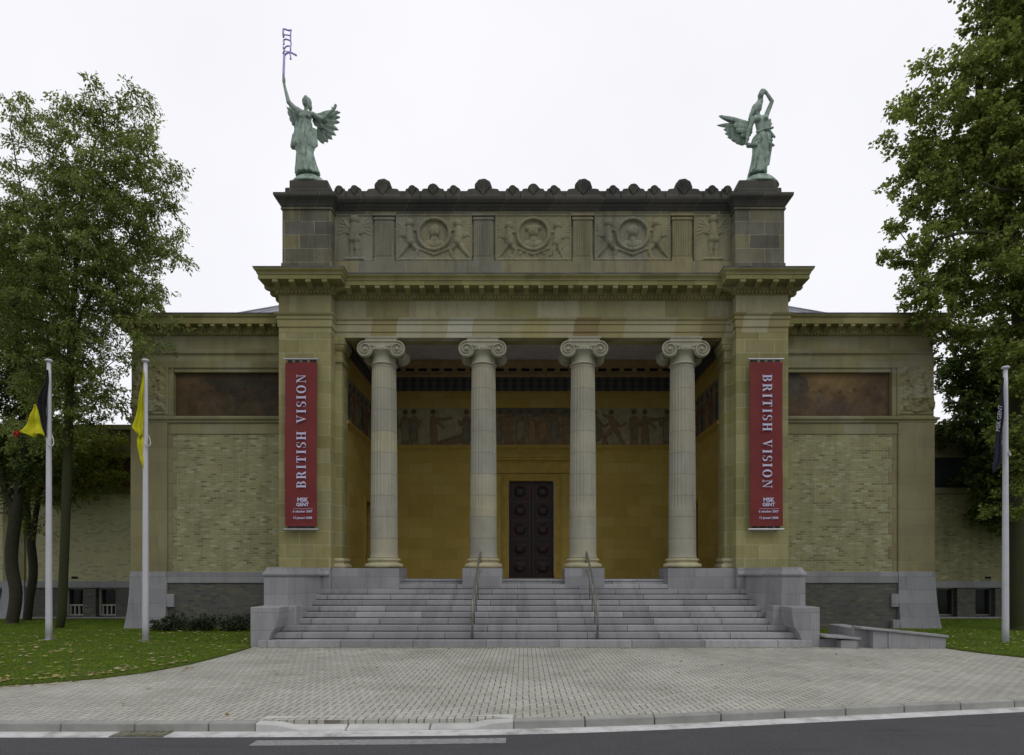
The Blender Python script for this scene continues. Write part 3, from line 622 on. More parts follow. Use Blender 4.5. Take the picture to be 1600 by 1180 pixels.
for i, x in enumerate((-4.8,-1.6,1.6,4.8)):
    if first is None:
        first = column(x); LOC[first.name] = (x,19.58,2.09)
        kids = []
        for nme, (mb, mt, sm) in CP.items():
            o = mb.build(nme, mt, None, smooth=sm, bevel=.01 if nme == 'plinth' else 0); o.parent = first
            o.matrix_parent_inverse = Matrix.Translation((0,-19.58,-2.09)); kids.append(o)
            if nme == 'capital':
                o.data.polygons.foreach_set('use_smooth', [len(p.vertices) == 4 and p.area < .02 for p in o.data.polygons])
    else:
        c2 = first.copy(); sc.collection.objects.link(c2); c2.location = (x,19.58,2.09); c2.matrix_parent_inverse = Matrix.Translation((0,-21,0))
        for k in kids: kk = k.copy(); sc.collection.objects.link(kk); kk.parent = c2; kk.matrix_parent_inverse = Matrix.Translation((0,-19.58,-2.09))
# porch interior
y_b = 23.8
bw_ = MB(); bw_.box(-6.4,-.98,y_b,24.3,1.7,10.2); bw_.box(.96,6.4,y_b,24.3,1.7,10.2); bw_.box(-.98,.96,y_b,24.3,5.60,10.2)
bw_.build('porch_back_wall', M['ochre'], mus)
for s in (-1,1):
    mb = MB(); a, b = (s*6.12, s*6.4); x0,x1 = sorted((a,b))
    mb.box(x0,x1,19.9,22.35,1.7,10.2); mb.box(x0,x1,22.35,23.45,4.6,10.2); mb.box(x0,x1,23.45,y_b+.01,1.7,10.2)
    mb.build('porch_side_wall', M['ochre'], mus)
    x0,x1 = sorted((s*6.36, s*6.39)); sd_ = MB().box(x0,x1,22.35,23.45,1.74,4.6).build('side_door', M['door'], mus)
    mb = MB(); x0,x1 = sorted((s*6.08,s*6.13)); mb.box(x0,x1,22.21,22.35,1.74,4.74); mb.box(x0,x1,23.45,23.59,1.74,4.74); mb.box(x0,x1,22.35,23.45,4.6,4.74); mb.build('side_door_frame', M['ochretrim'], mus)
MB().box(-6.4,6.4,19.86,24.3,10.16,10.3).build('porch_ceiling', M['ceiling'], mus)
Q = [(-6.12,19.88),(-6.12,23.8),(6.12,23.8),(6.12,19.88)]
pc = MB().sweep(Q, [(-.05,9.60),(.06,9.60),(.10,9.66),(.10,9.74),(.22,9.745),(.24,9.90),(.34,9.95),(.40,10.05),(.42,10.159),(-.05,10.159)]).build('porch_cornice', M['woodcornice'], mus)
blockrun(Q, .49, .31, .215, .245, 9.77, 9.87, .4).build('slotted_moulding', M['darkslot'], pc)
MB().sweep(Q, [(-.05,9.05),(.02,9.05),(.02,9.599),(-.05,9.599)]).build('porch_dark_frieze', M['band'], mus)
MB().sweep(Q, [(-.05,9.0),(.04,9.0),(.05,9.049),(-.05,9.049)]).build('porch_upper_moulding', M['ochretrim'], mus)
MB().sweep(Q, [(-.05,6.74),(.03,6.75),(.04,6.80),(.08,6.83),(.10,6.90),(.10,6.93),(-.05,6.95)]).build('porch_lower_moulding', M['ochretrim'], mus)
# painted friezes in the porch
def fig(U,V,C,x,s,m,pose,skin,cloth):
    def lay(mask, col): C[mask > 0] = col
    c = lambda a,b,c_,d,r0,r1=None: cap2(U,V,x+m*a*s,b*s,x+m*c_*s,d*s,r0*s,(r1 or r0)*s)
    dark = np.array([.035,.03,.025])
    outl = []
    if pose == 0:   # standing
        L = [(0,.72,0,.45,.09,.08),(-.04,.45,-.06,.02,.07,.035),(.05,.45,.07,.02,.07,.035),(.07,.74,.16,.55,.035,.03),(.16,.55,.22,.68,.03,.022),(-.08,.74,-.13,.5,.035,.03)]; hd = (.0,.91)
    elif pose == 1: # striding, bending
        L = [(.05,.72,-.05,.46,.09,.08),(.0,.46,.22,.26,.07,.05),(.22,.26,.3,.02,.05,.03),(-.05,.46,-.18,.22,.07,.05),(-.18,.22,-.3,.02,.045,.03),(.0,.72,-.2,.52,.035,.03),(-.2,.52,-.34,.6,.03,.025),(.08,.76,.3,.86,.035,.025)]; hd = (.06,.90)
    else:           # reaching with both arms
        L = [(0,.72,0,.45,.09,.08),(-.02,.45,-.04,.02,.07,.035),(.04,.45,.1,.02,.07,.035),(.06,.74,.3,.72,.035,.03),(.3,.72,.52,.76,.028,.02),(.05,.68,.3,.5,.03,.03)]; hd = (.0,.91)
    for l in L: lay(c(*[l[0],l[1],l[2],l[3]], l[4]+.012, (l[5]+.012)), skin*.4)
    for l in L: lay(c(*l), skin)
    if cloth is not None: lay(c(0,.6,.0,.2,.10,.12), cloth*.4); lay(c(0,.6,.0,.2,.085,.105), cloth)
    lay(c(hd[0],hd[1],hd[0]+.01,hd[1]+.01,.068), skin); lay(c(hd[0]-.01,hd[1]+.035,hd[0]+.01,hd[1]+.045,.062), dark)
def mural_main(U,V):
    n = nz(U,V,6,11)[...,None]; bg = np.array([.33,.31,.17])*(1+.22*n) + np.zeros(U.shape+(3,)); C = bg
    x = U-6.12       # metres from the axis
    mid = (np.abs(x) < 1.9); C[mid] = (np.array([.24,.155,.075])*(1+.35*nz(U,V,7,2)[...,None]))[mid]
    top = (np.abs(x) < 1.9) & (V > 1.12+.12*nz(U,V,5,9)); C[top] = np.array([.07,.075,.085])
    C[(cap2(U,V,6.12-3.7,.02,6.12-2.0,.42,.10,.26) > 0)] = [.20,.10,.05]
    C[(cap2(U,V,6.12-3.7,.06,6.12-2.1,.50,.02,.03) > 0)] = [.05,.05,.06]
    sk = np.array([.23,.115,.045]); sk2 = np.array([.18,.10,.05]); clo = [np.array([.22,.2,.13]), np.array([.14,.13,.11]), np.array([.30,.14,.05]), None]
    F_ = [(-4.95,1,0,sk2,0),(-4.62,1,0,sk,1),(-3.86,1,2,sk,None),(-5.4,-1,0,sk2,1),(-5.8,1,0,sk,0),(-2.55,-1,0,sk2,1),
          (3.2,-1,1,sk,None),(4.0,1,0,sk,None),(4.42,1,2,sk,None),(2.55,-1,1,sk2,1),(5.3,-1,0,sk2,0),(5.7,1,0,sk,1)]
    for k in range(9): F_.append((-1.75+k*.44, 1 if k%2 else -1, (0,1,2,0,1)[k%5], sk if k%3 else sk2, (2,1,None,0,2)[k%5]))
    for (xx,m,po,s_,cl) in F_: fig(U,V,C,6.12+xx,1.36,m,po,s_,None if cl is None else clo[cl])
    C *= (1+.25*nz(U,V,18,5)[...,None]); C = C*.6+.4*C.mean(axis=2,keepdims=True)*np.array([1.15,1,.7]); C = C*.72+.28*np.array([.24,.20,.10]); return np.clip(C,.008,.8)
grid_panel('porch_mural', painted('painted_frieze', .85), mus, (-6.12,23.796,6.97), (1,0,0), (0,0,1), (0,-1,0), 12.24, 1.44, 620, 90, None, mural_main, smooth=False, thick=-.02+.03)
def mural_side(seed):
    def f(U,V):
        C = np.array([.20,.185,.13])*(1+.3*nz(U,V,6,seed)[...,None]) + np.zeros(U.shape+(3,))
        sk = np.array([.2,.10,.045]); b = np.array([.07,.08,.09])
        for k in range(7): fig(U,V,C,.3+k*.55,1.3,1 if (k+seed)%2 else -1,(k+seed)%3,sk,[b,None,np.array([.25,.2,.1])][k%3])
        return np.clip(C*.9,.008,.8)
    return f
PM = painted('painted_side_frieze', .85)
grid_panel('porch_mural', PM, mus, (-6.116,19.96,6.97), (0,1,0), (0,0,1), (1,0,0), 3.8, 1.44, 190, 70, None, mural_side(1), False, .01)
grid_panel('porch_mural', PM, mus, (6.116,19.96,6.97), (0,1,0), (0,0,1), (-1,0,0), 3.8, 1.44, 190, 70, None, mural_side(2), False, .01)
# main door
mb = MB(); x0,x1,zt = -.9,.88,5.54
mb.box(x0-.26,x0,23.72,24.0,1.739,zt+.26); mb.box(x1,x1+.26,23.72,24.0,1.739,zt+.26); mb.box(x0,x1,23.722,24.0,zt,zt+.258)
mb.box(x0-.20,x0-.14,23.70,23.73,1.739,zt+.20); mb.box(x1+.14,x1+.20,23.70,23.73,1.739,zt+.20); mb.box(x0-.14,x1+.14,23.702,23.73,zt+.14,zt+.198)
mb.box(x0-.30,x0-.0,23.69,23.75,1.739,2.02); mb.box(x1+.0,x1+.30,23.69,23.75,1.739,2.02)
df = mb.build('door_frame', M['ochretrim'], mus, bevel=.008)
MB().box(-1.7,1.68,23.74,23.81,5.85,6.24).build('door_frieze', M['ochretrim'], df)
MB().sweep([(-1.7,23.82),(-1.7,23.75),(1.68,23.75),(1.68,23.82)], [(-.04,6.241),(.03,6.241),(.06,6.30),(.15,6.33),(.15,6.40),(.20,6.44),(.24,6.53),(-.04,6.55)]).build('door_cornice', M['ochretrim'], df)
dd = MB().box(-.9,.88,24.02,24.1,1.739,5.54).build('door', M['door'], mus)
for s in (-1,1):
    xa, xb = (-.9,-.015) if s < 0 else (-.005,.88)
    mb = MB(); mb.box(xa+.004,xb-.004,23.95,24.02,1.745,5.535); cx_ = (xa+xb)/2; hw = (xb-xa)/2-.12
    for k in range(5):
        zc = 1.745+.42+k*.745; hh = .29
        mb.box(cx_-hw,cx_-hw+.035,23.925,23.951,zc-hh,zc+hh); mb.box(cx_+hw-.035,cx_+hw,23.925,23.951,zc-hh,zc+hh); mb.box(cx_-hw+.035,cx_+hw-.035,23.925,23.951,zc+hh-.035,zc+hh); mb.box(cx_-hw+.035,cx_+hw-.035,23.925,23.951,zc-hh,zc-hh+.035)
        q = [(cx_-hw*.75,zc-hh*.35),(cx_-hw*.45,zc-hh*.78),(cx_+hw*.45,zc-hh*.78),(cx_+hw*.75,zc-hh*.35),(cx_+hw*.75,zc+hh*.35),(cx_+hw*.45,zc+hh*.78),(cx_-hw*.45,zc+hh*.78),(cx_-hw*.75,zc+hh*.35)]
        n0 = len(mb.v); vs = [(x,23.949,z) for x,z in q]+[(cx_+(x-cx_)*.45,23.88,zc+(z-zc)*.45) for x,z in q]
        mb.add(vs, [(i,(i+1)%8,8+(i+1)%8,8+i) for i in range(8)]+[tuple(range(8,16)),tuple(range(8))[::-1]])
    lf = mb.build('door_leaf', M['door'], dd, bevel=.006)
# ------------------------------------------------------------------ wings
def mural_wing(side):
    def f(U,V):
        W_, H_ = 3.6, 1.5; n = nz(U,V,3.2,21+side)[...,None]; n2 = nz(U,V,9,31+side)[...,None]
        u = (U/W_)[...,None]; v = (V/H_)[...,None]
        if side > 0:
            C = np.array([.155,.095,.045])*(1-v) + np.array([.34,.21,.065])*v*np.exp(-((u-.42)/.33)**2) + np.array([.17,.10,.05])*v*(1-np.exp(-((u-.42)/.33)**2))
            wu = U+.12*nz(U,V,8,41); wv = V+.10*nz(U,V,7,43)
            for l,cc,st_ in (((0,1.3,.5,1.1,.5,.35),[.09,.085,.075],.85),((0,.7,.6,.5,.3,.25),[.11,.09,.06],.7),((1.2,.45,2.2,.3,.25,.2),[.16,.12,.09],.7),((1.3,.8,1.6,.5,.14,.1),[.20,.13,.07],.6),((2.5,.2,3.1,.6,.2,.14),[.14,.09,.06],.6),((2.0,.55,2.1,.9,.1,.07),[.2,.15,.09],.6),((3.0,.9,3.4,.4,.2,.2),[.12,.07,.04],.5)):
                m_ = np.clip(cap2(wu,wv,*l)*9,0,1)[...,None]*st_; C = C*(1-m_)+np.array(cc)*m_
        else:
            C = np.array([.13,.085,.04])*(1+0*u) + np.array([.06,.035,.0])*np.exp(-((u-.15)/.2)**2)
            wu = U+.12*nz(U,V,8,41); wv = V+.10*nz(U,V,7,43); dk = np.array([.085,.072,.05])
            for l in ((.9,1.3,1.6,1.1,.10,.14),(1.6,1.1,2.4,1.2,.2,.16),(2.4,1.15,3.4,.9,.2,.3),(2.0,.95,2.2,.3,.2,.12),(2.9,.8,3.2,.2,.22,.15),(1.3,.5,1.7,.25,.12,.1)):
                m_ = np.clip(cap2(wu,wv,*l)*9,0,1)[...,None]*.75; C = C*(1-m_)+dk*m_
        Cf = C.copy(); pale = np.array([.24,.17,.11]); br = np.array([.13,.085,.05])
        for (xx,sc1,mm_,po,col) in ((.55,1.15,1,2,br),(1.25,.95,-1,1,pale*.75),(1.9,.9,1,2,pale*.7),(2.45,1.0,-1,1,br),(3.1,1.05,1,0,br*.9)): fig(U+.03*nz(U,V,11,3),V,Cf,xx,sc1,mm_,po,col,None)
        C = C*.55+Cf*.45
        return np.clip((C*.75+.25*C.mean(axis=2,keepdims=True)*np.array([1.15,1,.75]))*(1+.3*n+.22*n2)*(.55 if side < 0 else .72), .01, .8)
    return f
def relief_corner(U,V):
    W_,H_ = 1.24,1.7
    f = np.maximum.reduce([cap2(U,V,.72,1.25,.74,1.28,.13,.12,.8), cap2(U,V,.72,1.05,.66,.6,.19,.22,.8), cap2(U,V,.66,.6,.6,.12,.17,.12,.8), cap2(U,V,.86,1.05,1.12,.85,.07,.06), cap2(U,V,.95,1.2,1.16,.3,.07,.16,.8), cap2(U,V,.5,.95,.22,1.3,.05,.04), cap2(U,V,.2,1.45,.24,.3,.06,.1,.8), cap2(U,V,.3,.2,1.0,.15,.1,.1,.6)])
    f = f*.75 + .035*np.clip(nz(U,V,17,8),-1,1)+.02; e = np.minimum(np.minimum(U, W_-U), np.minimum(V, H_-V)); return np.where(e < .05, .03, f)
W0 = 20.9
for s in (-1,1):
    def X(a,b): return sorted((s*a, s*b))
    wg = empty('side_wing', (s*10.8, W0, 0), None, None); 
    if s < 0: wg['label'] = 'shaded yellow brick wing with a dark brown painted panel'
    else: wg['label'] = 'brighter yellow brick wing with an orange painted panel'
    wg.parent = mus; wg.matrix_parent_inverse = Matrix.Translation((0,-21,0)); 
    x0,x1 = X(7.85,12.53); MB().box(x0,x1,W0,29,1.98,6.72).build('brick_wall', M['wingbrick'], wg)
    MB().box(*X(7.85,12.7),W0-.02,29,-.1,1.60).build('base_wall', M['greybrick'], wg)
    MB().box(*X(7.85,12.6),W0-.06,29,1.60,1.985).build('plinth_band', M['bluestone'], wg, bevel=.01)
    # corner pillar, ground to frieze, flared bluestone foot
    MB().box(*X(12.53,13.78),W0-.07,29,1.98,7.16).build('corner_pillar', M['wingpillar'], wg, bevel=.008)
    a, b = X(12.5,13.80); mb = MB()
    zz = [-.1,.25,.7,1.2,1.7,1.99]; of = [.16,.11,.06,.025,.008,.0]; rings = []
    for z, o_ in zip(zz,of): rings.append([(s*12.53,W0-.08-o_,z),(s*(13.79+o_),W0-.08-o_,z),(s*(13.79+o_),29,z),(s*12.53,29,z)])
    mb.loft(rings)
    for k, (z0_,z1_) in enumerate(((.0,.34),(.78,1.22))): xx = X(12.28,12.56); mb.box(xx[0],xx[1],W0-.085-(.1 if k==0 else .02),W0+.2,z0_,z1_)
    mb.build('pillar_foot', M['bluestone'], wg, bevel=.006)
    # quoins beside the pillar
    mb = MB()
    for k in range(11): q = .30 if k%2 else .16; z_ = 2.0+k*.43; mb.box(*X(12.53-q,12.54),W0-.012,W0+.1,z_+.004,z_+.426)
    mb.build('quoin_column', M['wingpillar'], wg, bevel=.004)
    MB().box(*X(7.85,13.79),W0-.03,29,6.72,7.075).build('stone_band', M['wingstone'], wg)
    x1_ = 13.78; PA = [(-x1_,29),(-x1_,W0),(-7.86,W0)] if s < 0 else [(7.86,W0),(x1_,W0),(x1_,29)]
    MB().sweep(PA, [(-.1,7.076),(.05,7.076),(.08,7.11),(.08,7.17),(.13,7.20),(.14,7.26),(.03,7.30),(.02,7.335),(-.1,7.336)]).build('sill_course', M['wingstone'], wg)
    # framed painted panel
    MB().box(*X(7.85,12.33),W0+.13,29,7.336,9.42).build('panel_backing_wall', M['wingstone'], wg)
    xa = -12.33 if s < 0 else 8.73
    grid_panel('painted_panel', painted('wing_mural_paint' , .85), wg, (xa,W0+.115,7.337), (1,0,0),(0,0,1),(0,-1,0), 3.6,1.5, 240,100, None, mural_wing(s), False, .01)
    mb = MB(); mb.box(*X(12.33,13.78),W0-.015,29,7.336,9.42); mb.box(*X(7.85,12.33),W0-.012,W0+.2,8.84,9.42)
    mb.box(*X(12.33,12.39),W0-.05,W0,7.34,8.98); mb.box(*X(7.86,12.56),W0-.052,W0-.012,8.98,9.05); mb.box(*X(12.50,12.56),W0-.05,W0-.012,7.34,8.979)
    mb.build('panel_frame', M['wingstone'], wg, bevel=.006)
    if s < 0: mb = MB(); mb.box(-8.80,-7.86,W0-.02,W0+.2,7.34,8.84) 
    grid_panel('corner_relief', M['wingstone'], wg, (s*13.16-.60,W0-.015,7.40), (1,0,0),(0,0,1),(0,-1,0), 1.2,1.62, 80,110, (relief_corner if s > 0 else (lambda U,V: relief_corner(1.2-U,V))))
    grid_panel('corner_relief', M['wingstone'], wg, (s*13.782,W0+.1,7.40), (0,1,0),(0,0,1),(s,0,0), 1.2,1.62, 60,80, (lambda U,V: relief_corner(1.2-U,V)))
    MB().box(*X(7.85,13.70),W0+.06,29,9.42,10.6).build('frieze_core', M['wingstone'], wg)
    MB().sweep(PA, [(-.1,9.40),(.0,9.40),(.02,9.42),(.03,9.45),(.07,9.47),(.08,9.52),(.0,9.54),(-.1,9.54)]).build('architrave_moulding', M['wingstone'], wg)
    MB().sweep(PA, [(-.1,9.541),(-.01,9.541),(-.01,10.10),(-.1,10.10)]).build('wing_frieze', M['wingstone'], wg)
    wc = MB().sweep(PA, [(-.1,10.101),(.03,10.101),(.06,10.16),(.08,10.165),(.09,10.24),(.10,10.25),(.10,10.36),(.38,10.365),(.38,10.56),(.42,10.60),(.44,10.66),(-.1,10.67)]).build('wing_cornice', M['cornice'], wg)
    blockrun(PA, .40, .14, .08, .37, 10.17, 10.364, .06, drop=.11).build('bracket_moulding', M['cornice'], wc); blockrun(PA, .11, .055, .03, .10, 10.11, 10.16, .02).build('dentil_moulding', M['cornice'], wc)
    MB().sweep(PA, [(-.6,10.671),(.45,10.671),(.45,10.71),(-.6,10.72)]).build('gutter_lead', M['cornice_top'], wc)
    MB().box(*X(7.9,13.4),W0+.3,28.8,10.6,10.73).build('flat_roof', M['zinc'], wg)
    # hipped zinc roof light behind
    Rr = MB(); cx0, cx1, yy0, yy1 = -12.0, -4.5, 22.7, 29.0; zb, zt_ = 11.45, 13.8
    base = [(s*12.0,yy0),(s*4.5,yy0),(s*4.5,yy1),(s*12.0,yy1)]
    t = [(s*7.0,25.6),(s*6.0,25.6),(s*6.0,26.2),(s*7.0,26.2)]
    vs = [(x,y,10.7) for x,y in base]+[(x,y,zb) for x,y in base]+[(x,y,zt_) for x,y in t]
    Rr.add(vs, [(i,(i+1)%4,4+(i+1)%4,4+i) for i in range(4)]+[(4+i,4+(i+1)%4,8+(i+1)%4,8+i) for i in range(4)]+[(8,9,10,11),(0,1,2,3)])
    for k in range(1,12):
        f_ = k/12; a = Vector((s*(12-7.5*f_),yy0,zb)); b = Vector((s*(7.0-1.0*f_),25.6,zt_)); Rr.tube([a,b], .022, 5)
    Rr.tube([(s*12,yy0,zb),(s*7,25.6,zt_)], .05, 6)
    Rr.build('hipped_roof', M['zinc'], wg)
    # ---------------- rear wing
    rw = empty('rear_wing', (s*20, 25.5, 0), None, None); rw.parent = mus; rw.matrix_parent_inverse = Matrix.Translation((0,-21,0)); RY = 25.5
    wins = [17.85,19.22] if s < 0 else [17.45,19.05]
    wins = wins + [wins[-1]+2.9, wins[-1]+4.3, wins[-1]+7.2, wins[-1]+8.6]; hw = .42
    mb = MB(); edges = [13.0] + sum([[w_-hw, w_+hw] for w_ in wins], []) + [45]
    for k in range(0,len(edges),2): mb.box(*X(edges[k],edges[k+1]),RY,33,-.1,1.32)
    mb.box(*X(13,45),RY+.5,33,-.1,.14)
    mb.build('base_wall', M['greybrick'], rw)
    MB().box(*X(13,45),RY-.05,33,1.32,1.60).build('plinth_band', M['bluestone'], rw, bevel=.01)
    MB().box(*X(13,45),RY,33,1.60,5.26).build('brick_wall', M['rearbrick_lit' if s < 0 else 'wingbrick'], rw)
    MB().box(*X(13,45),RY-.08,33,-.1,.10).build('foundation_ledge', M['bluestone'], rw, bevel=.01)
    mb = MB(); mb.box(*X(13,45),RY-.10,33,5.26,5.36); mb.box(*X(13,45),RY-.05,33,5.361,5.52); mb.build('sill_course', M['wingstone'], rw, bevel=.01)
    MB().box(*X(13,45),RY+.12,33,5.52,6.78).build('dark_panel_strip', M['stripL' if s < 0 else 'stripR'], rw)
    mb = MB(); mb.box(*X(13,45),RY-.06,33,6.781,6.90); mb.box(*X(13,45),RY-.0,33,6.901,7.9); mb.box(*X(13,45),RY-.22,33,7.901,8.12)
    for x_ in (16.2,21.3,26,31): mb.box(*X(x_,x_+.6),RY-.004,RY+.2,5.52,6.8)
    mb.build('upper_band', M['wingstone'], rw, bevel=.01)
    for w_ in wins:
        f = MB(); cxw = s*w_; y0 = RY+.22
        f.box(cxw-hw,cxw-hw+.07,y0,y0+.08,.14,1.32); f.box(cxw+hw-.07,cxw+hw,y0,y0+.08,.14,1.32); f.box(cxw-hw+.07,cxw+hw-.07,y0,y0+.08,1.25,1.32); f.box(cxw-hw+.07,cxw+hw-.07,y0,y0+.08,.14,.20)
        if s < 0:
            f.box(cxw-hw+.07,cxw+hw-.07,y0,y0+.07,.56,.62)
            for k in range(4): xx = cxw-.27+k*.18; f.box(xx-.025,xx+.025,y0,y0+.07,.20,.56)
        wn_ = f.build('window', M['white_frame'] if s < 0 else M['railmetal'], rw, bevel=.004)
        MB().box(cxw-hw,cxw+hw,y0+.09,y0+.12,.14,1.32).build('pane', M['glass'], wn_)
    xv = 19.15
    MB().box(*X(xv-.13,xv+.13),RY-.012,RY+.02,1.70,1.80).build('air_vent', M['darkslot'], rw)
    if s < 0:
        mb = MB(); mb.loft([[(-22.1-o_,RY-.10-o_,z),(-21.2+o_,RY-.10-o_,z),(-21.2+o_,RY+.2,z),(-22.1-o_,RY+.2,z)] for z,o_ in ((-.1,.22),(.4,.1),(1.0,.02),(1.62,0))]); mb.build('buttress_foot', M['bluestone'], rw, bevel=.01)
        MB().box(-22.1,-21.2,RY-.08,RY+.2,1.62,5.26).build('stone_pilaster', M['wingstone'], rw)
# ------------------------------------------------------------------ staircase
st = empty('staircase', (0,15.9,0), 'wide bluestone staircase between two stepped side blocks, leading up to the columns', 'staircase')
RZ = [.178,.166,.162,.158,.156,.154,.154,.152,.152,.152,.154]; tops = list(np.cumsum(RZ)); tops[-1] = 1.738
for k in range(10):
    y0 = 15.85+.35*k; hw = 7.22 if k == 0 else 7.0 if k < 3 else 6.57
    z0 = -.05 if k == 0 else tops[k-1]-.02
    t_ = tops[k]; zl = tops[k-1] if k else -.02; ye = y0+.37 if k < 9 else 19.31
    MB().sideprism([(y0+.03,z0),(ye,z0),(ye,t_),(y0-.018,t_),(y0-.024,t_-.006),(y0-.024,zl+.026),(y0+.03,zl+.022)], -hw, hw).build('step', M['step'], st, bevel=.006)
MB().sideprism([(19.31,1.56),(19.60,1.56),(19.60,1.741),(19.29,1.741),(19.28,1.73),(19.28,1.69),(19.31,1.68)], -6.3, 6.3).build('step', M['step'], st, bevel=.006)
for s in (-1,1):
    def X(a,b): return sorted((s*a, s*b))
    cw = MB()
    # curved inner face in plan, flaring out a little towards the foot
    outer = 7.45; rings = []
    def plan(g_):
        pts = [(outer,16.72-g_*.2),(6.80,16.72-g_*.2),(6.74,16.9),(6.66,17.15),(6.60,17.5),(6.56,17.9),(6.55,18.3),(6.55,19.0),(6.2,19.0) ,(6.2,19.3),(outer,19.3)]
        pts = pts[:8]+[(6.50,19.3),(outer,19.3)]
        return [(s*(x-(g_ if 0<i<8 else 0)), y) for i,(x,y) in enumerate(pts)]
    for z,g_ in ((.3,.04),(.75,.03),(1.2,.01),(1.86,0)): rings.append([(x,y,z) for x,y in plan(g_)])
    b = cw.loft(rings).build('cheek_block', M['bluestone'], st, bevel=.012, seg=2)
    mb = MB()
    for_cap = [(-.05,1.861),(.025,1.862),(.035,1.90),(.02,1.94),(-.02,2.0),(-.05,2.06),(-.06,2.10)]
    P = [(s*outer,19.3)]+[(s*x,y) for x,y in ((outer,16.72),(6.80,16.72),(6.66,17.15),(6.52,17.9),(6.50,18.75),(6.30,18.76))]
    if s > 0: P = P[::-1]
    P2 = P
    MB().sweep(P2 if s < 0 else P2, [(o,z) for o,z in for_cap]).build('cheek_cap_edge', M['bluestone'], b)
    inn = [(s*(outer-.05),19.3),(s*(outer-.05),16.78),(s*6.86,16.78),(s*6.72,17.2),(s*6.58,17.95),(s*6.56,19.3)]
    MB().prism(inn[::-1] if s > 0 else inn, 1.8, 2.098).build('cheek_cap', M['bluestone'], b, bevel=.02, seg=2)
    lb = MB(); lb.loft([[(s*xi,15.92,z),(s*7.46,15.92,z),(s*7.46,17.2,z),(s*xi,17.2,z)] for z,xi in ((-.05,7.0),(.17,6.98),(.34,6.92),(.50,6.80),(.75,6.74),(1.045,6.71))]); lb.box(*X(6.53,6.80),16.62,17.2,.3,1.044); lb.build('lower_block', M['bluestone'], st, bevel=.022, seg=2)
# low walls beside the stairs
lw = empty('low_wall', (10,15.7,0), 'long low bluestone wall with sloping coping beside the grass', 'low wall')
mb = MB(); mb.frontprism([(9.08,-.05),(10.55,-.05),(10.55,.27),(9.08,.42)], 15.62,16.0); mb.frontprism([(8.7,-.05),(9.08,-.05),(9.08,.42),(8.7,.46)],15.65,16.02); mb.build('wall_body', M['bluestone'], lw, bevel=.006)
MB().frontprism([(8.35,.50),(8.35,.56),(10.60,.335),(10.60,.272)], 15.57,16.06).build('coping', M['bluestone'], lw, bevel=.012)
MB().box(8.32,8.74,15.9,17.2,-.05,.5).build('wall_return', M['bluestone'], lw, bevel=.01)
lw2 = empty('low_wall', (7.9,15.8,0), 'short low bluestone wall butting against the right stair block', 'low wall')
MB().box(7.48,8.28,16.0,16.35,-.05,.21).build('wall_body', M['bluestone'], lw2, bevel=.01)
mb = MB(); mb.box(7.9,8.34,15.70,16.0,-.05,.20); mb.build('end_block', M['bluestone'], lw2, bevel=.012)
MB().frontprism([(7.48,.27),(7.48,.33),(8.40,.27),(8.40,.21)], 15.66,16.4).build('coping', M['bluestone'], lw2, bevel=.012)
# handrails
for s in (-1,1):
    hr = empty('handrail', (s*1.66,16.2,.16), 'grey metal handrail on the steps in front of the %s of the door' % ('column just left' if s < 0 else 'column just right'), 'handrail', 'handrails on the staircase')
    x = s*1.66
    def zt(y): return np.interp(y, [15.85,19.0], [.17,1.58])
    MB().tube([(x,16.12,.17),(x,16.12,1.16),(x,16.2,1.22),(x,18.7,zt(18.7)+1.02),(x,19.02,zt(18.95)+1.03),(x,19.08,zt(18.95)+.9),(x,19.06,1.58)], .030, 10).build('rail', M['railmetal'], hr, smooth=True)
    MB().tube([(x,16.12,.70),(x,16.2,.76),(x,18.7,zt(18.7)+.52),(x,19.05,zt(19)+.48)], .017, 8).build('lower_rail', M['railmetal'], hr, smooth=True)
    for y in (16.75,17.4,18.1): MB().tube([(x,y,zt(y)-.02),(x,y,np.interp(y,[16.2,18.7],[1.22,zt(18.7)+1.02]))], .018, 8).build('post', M['railmetal'], hr, smooth=True)

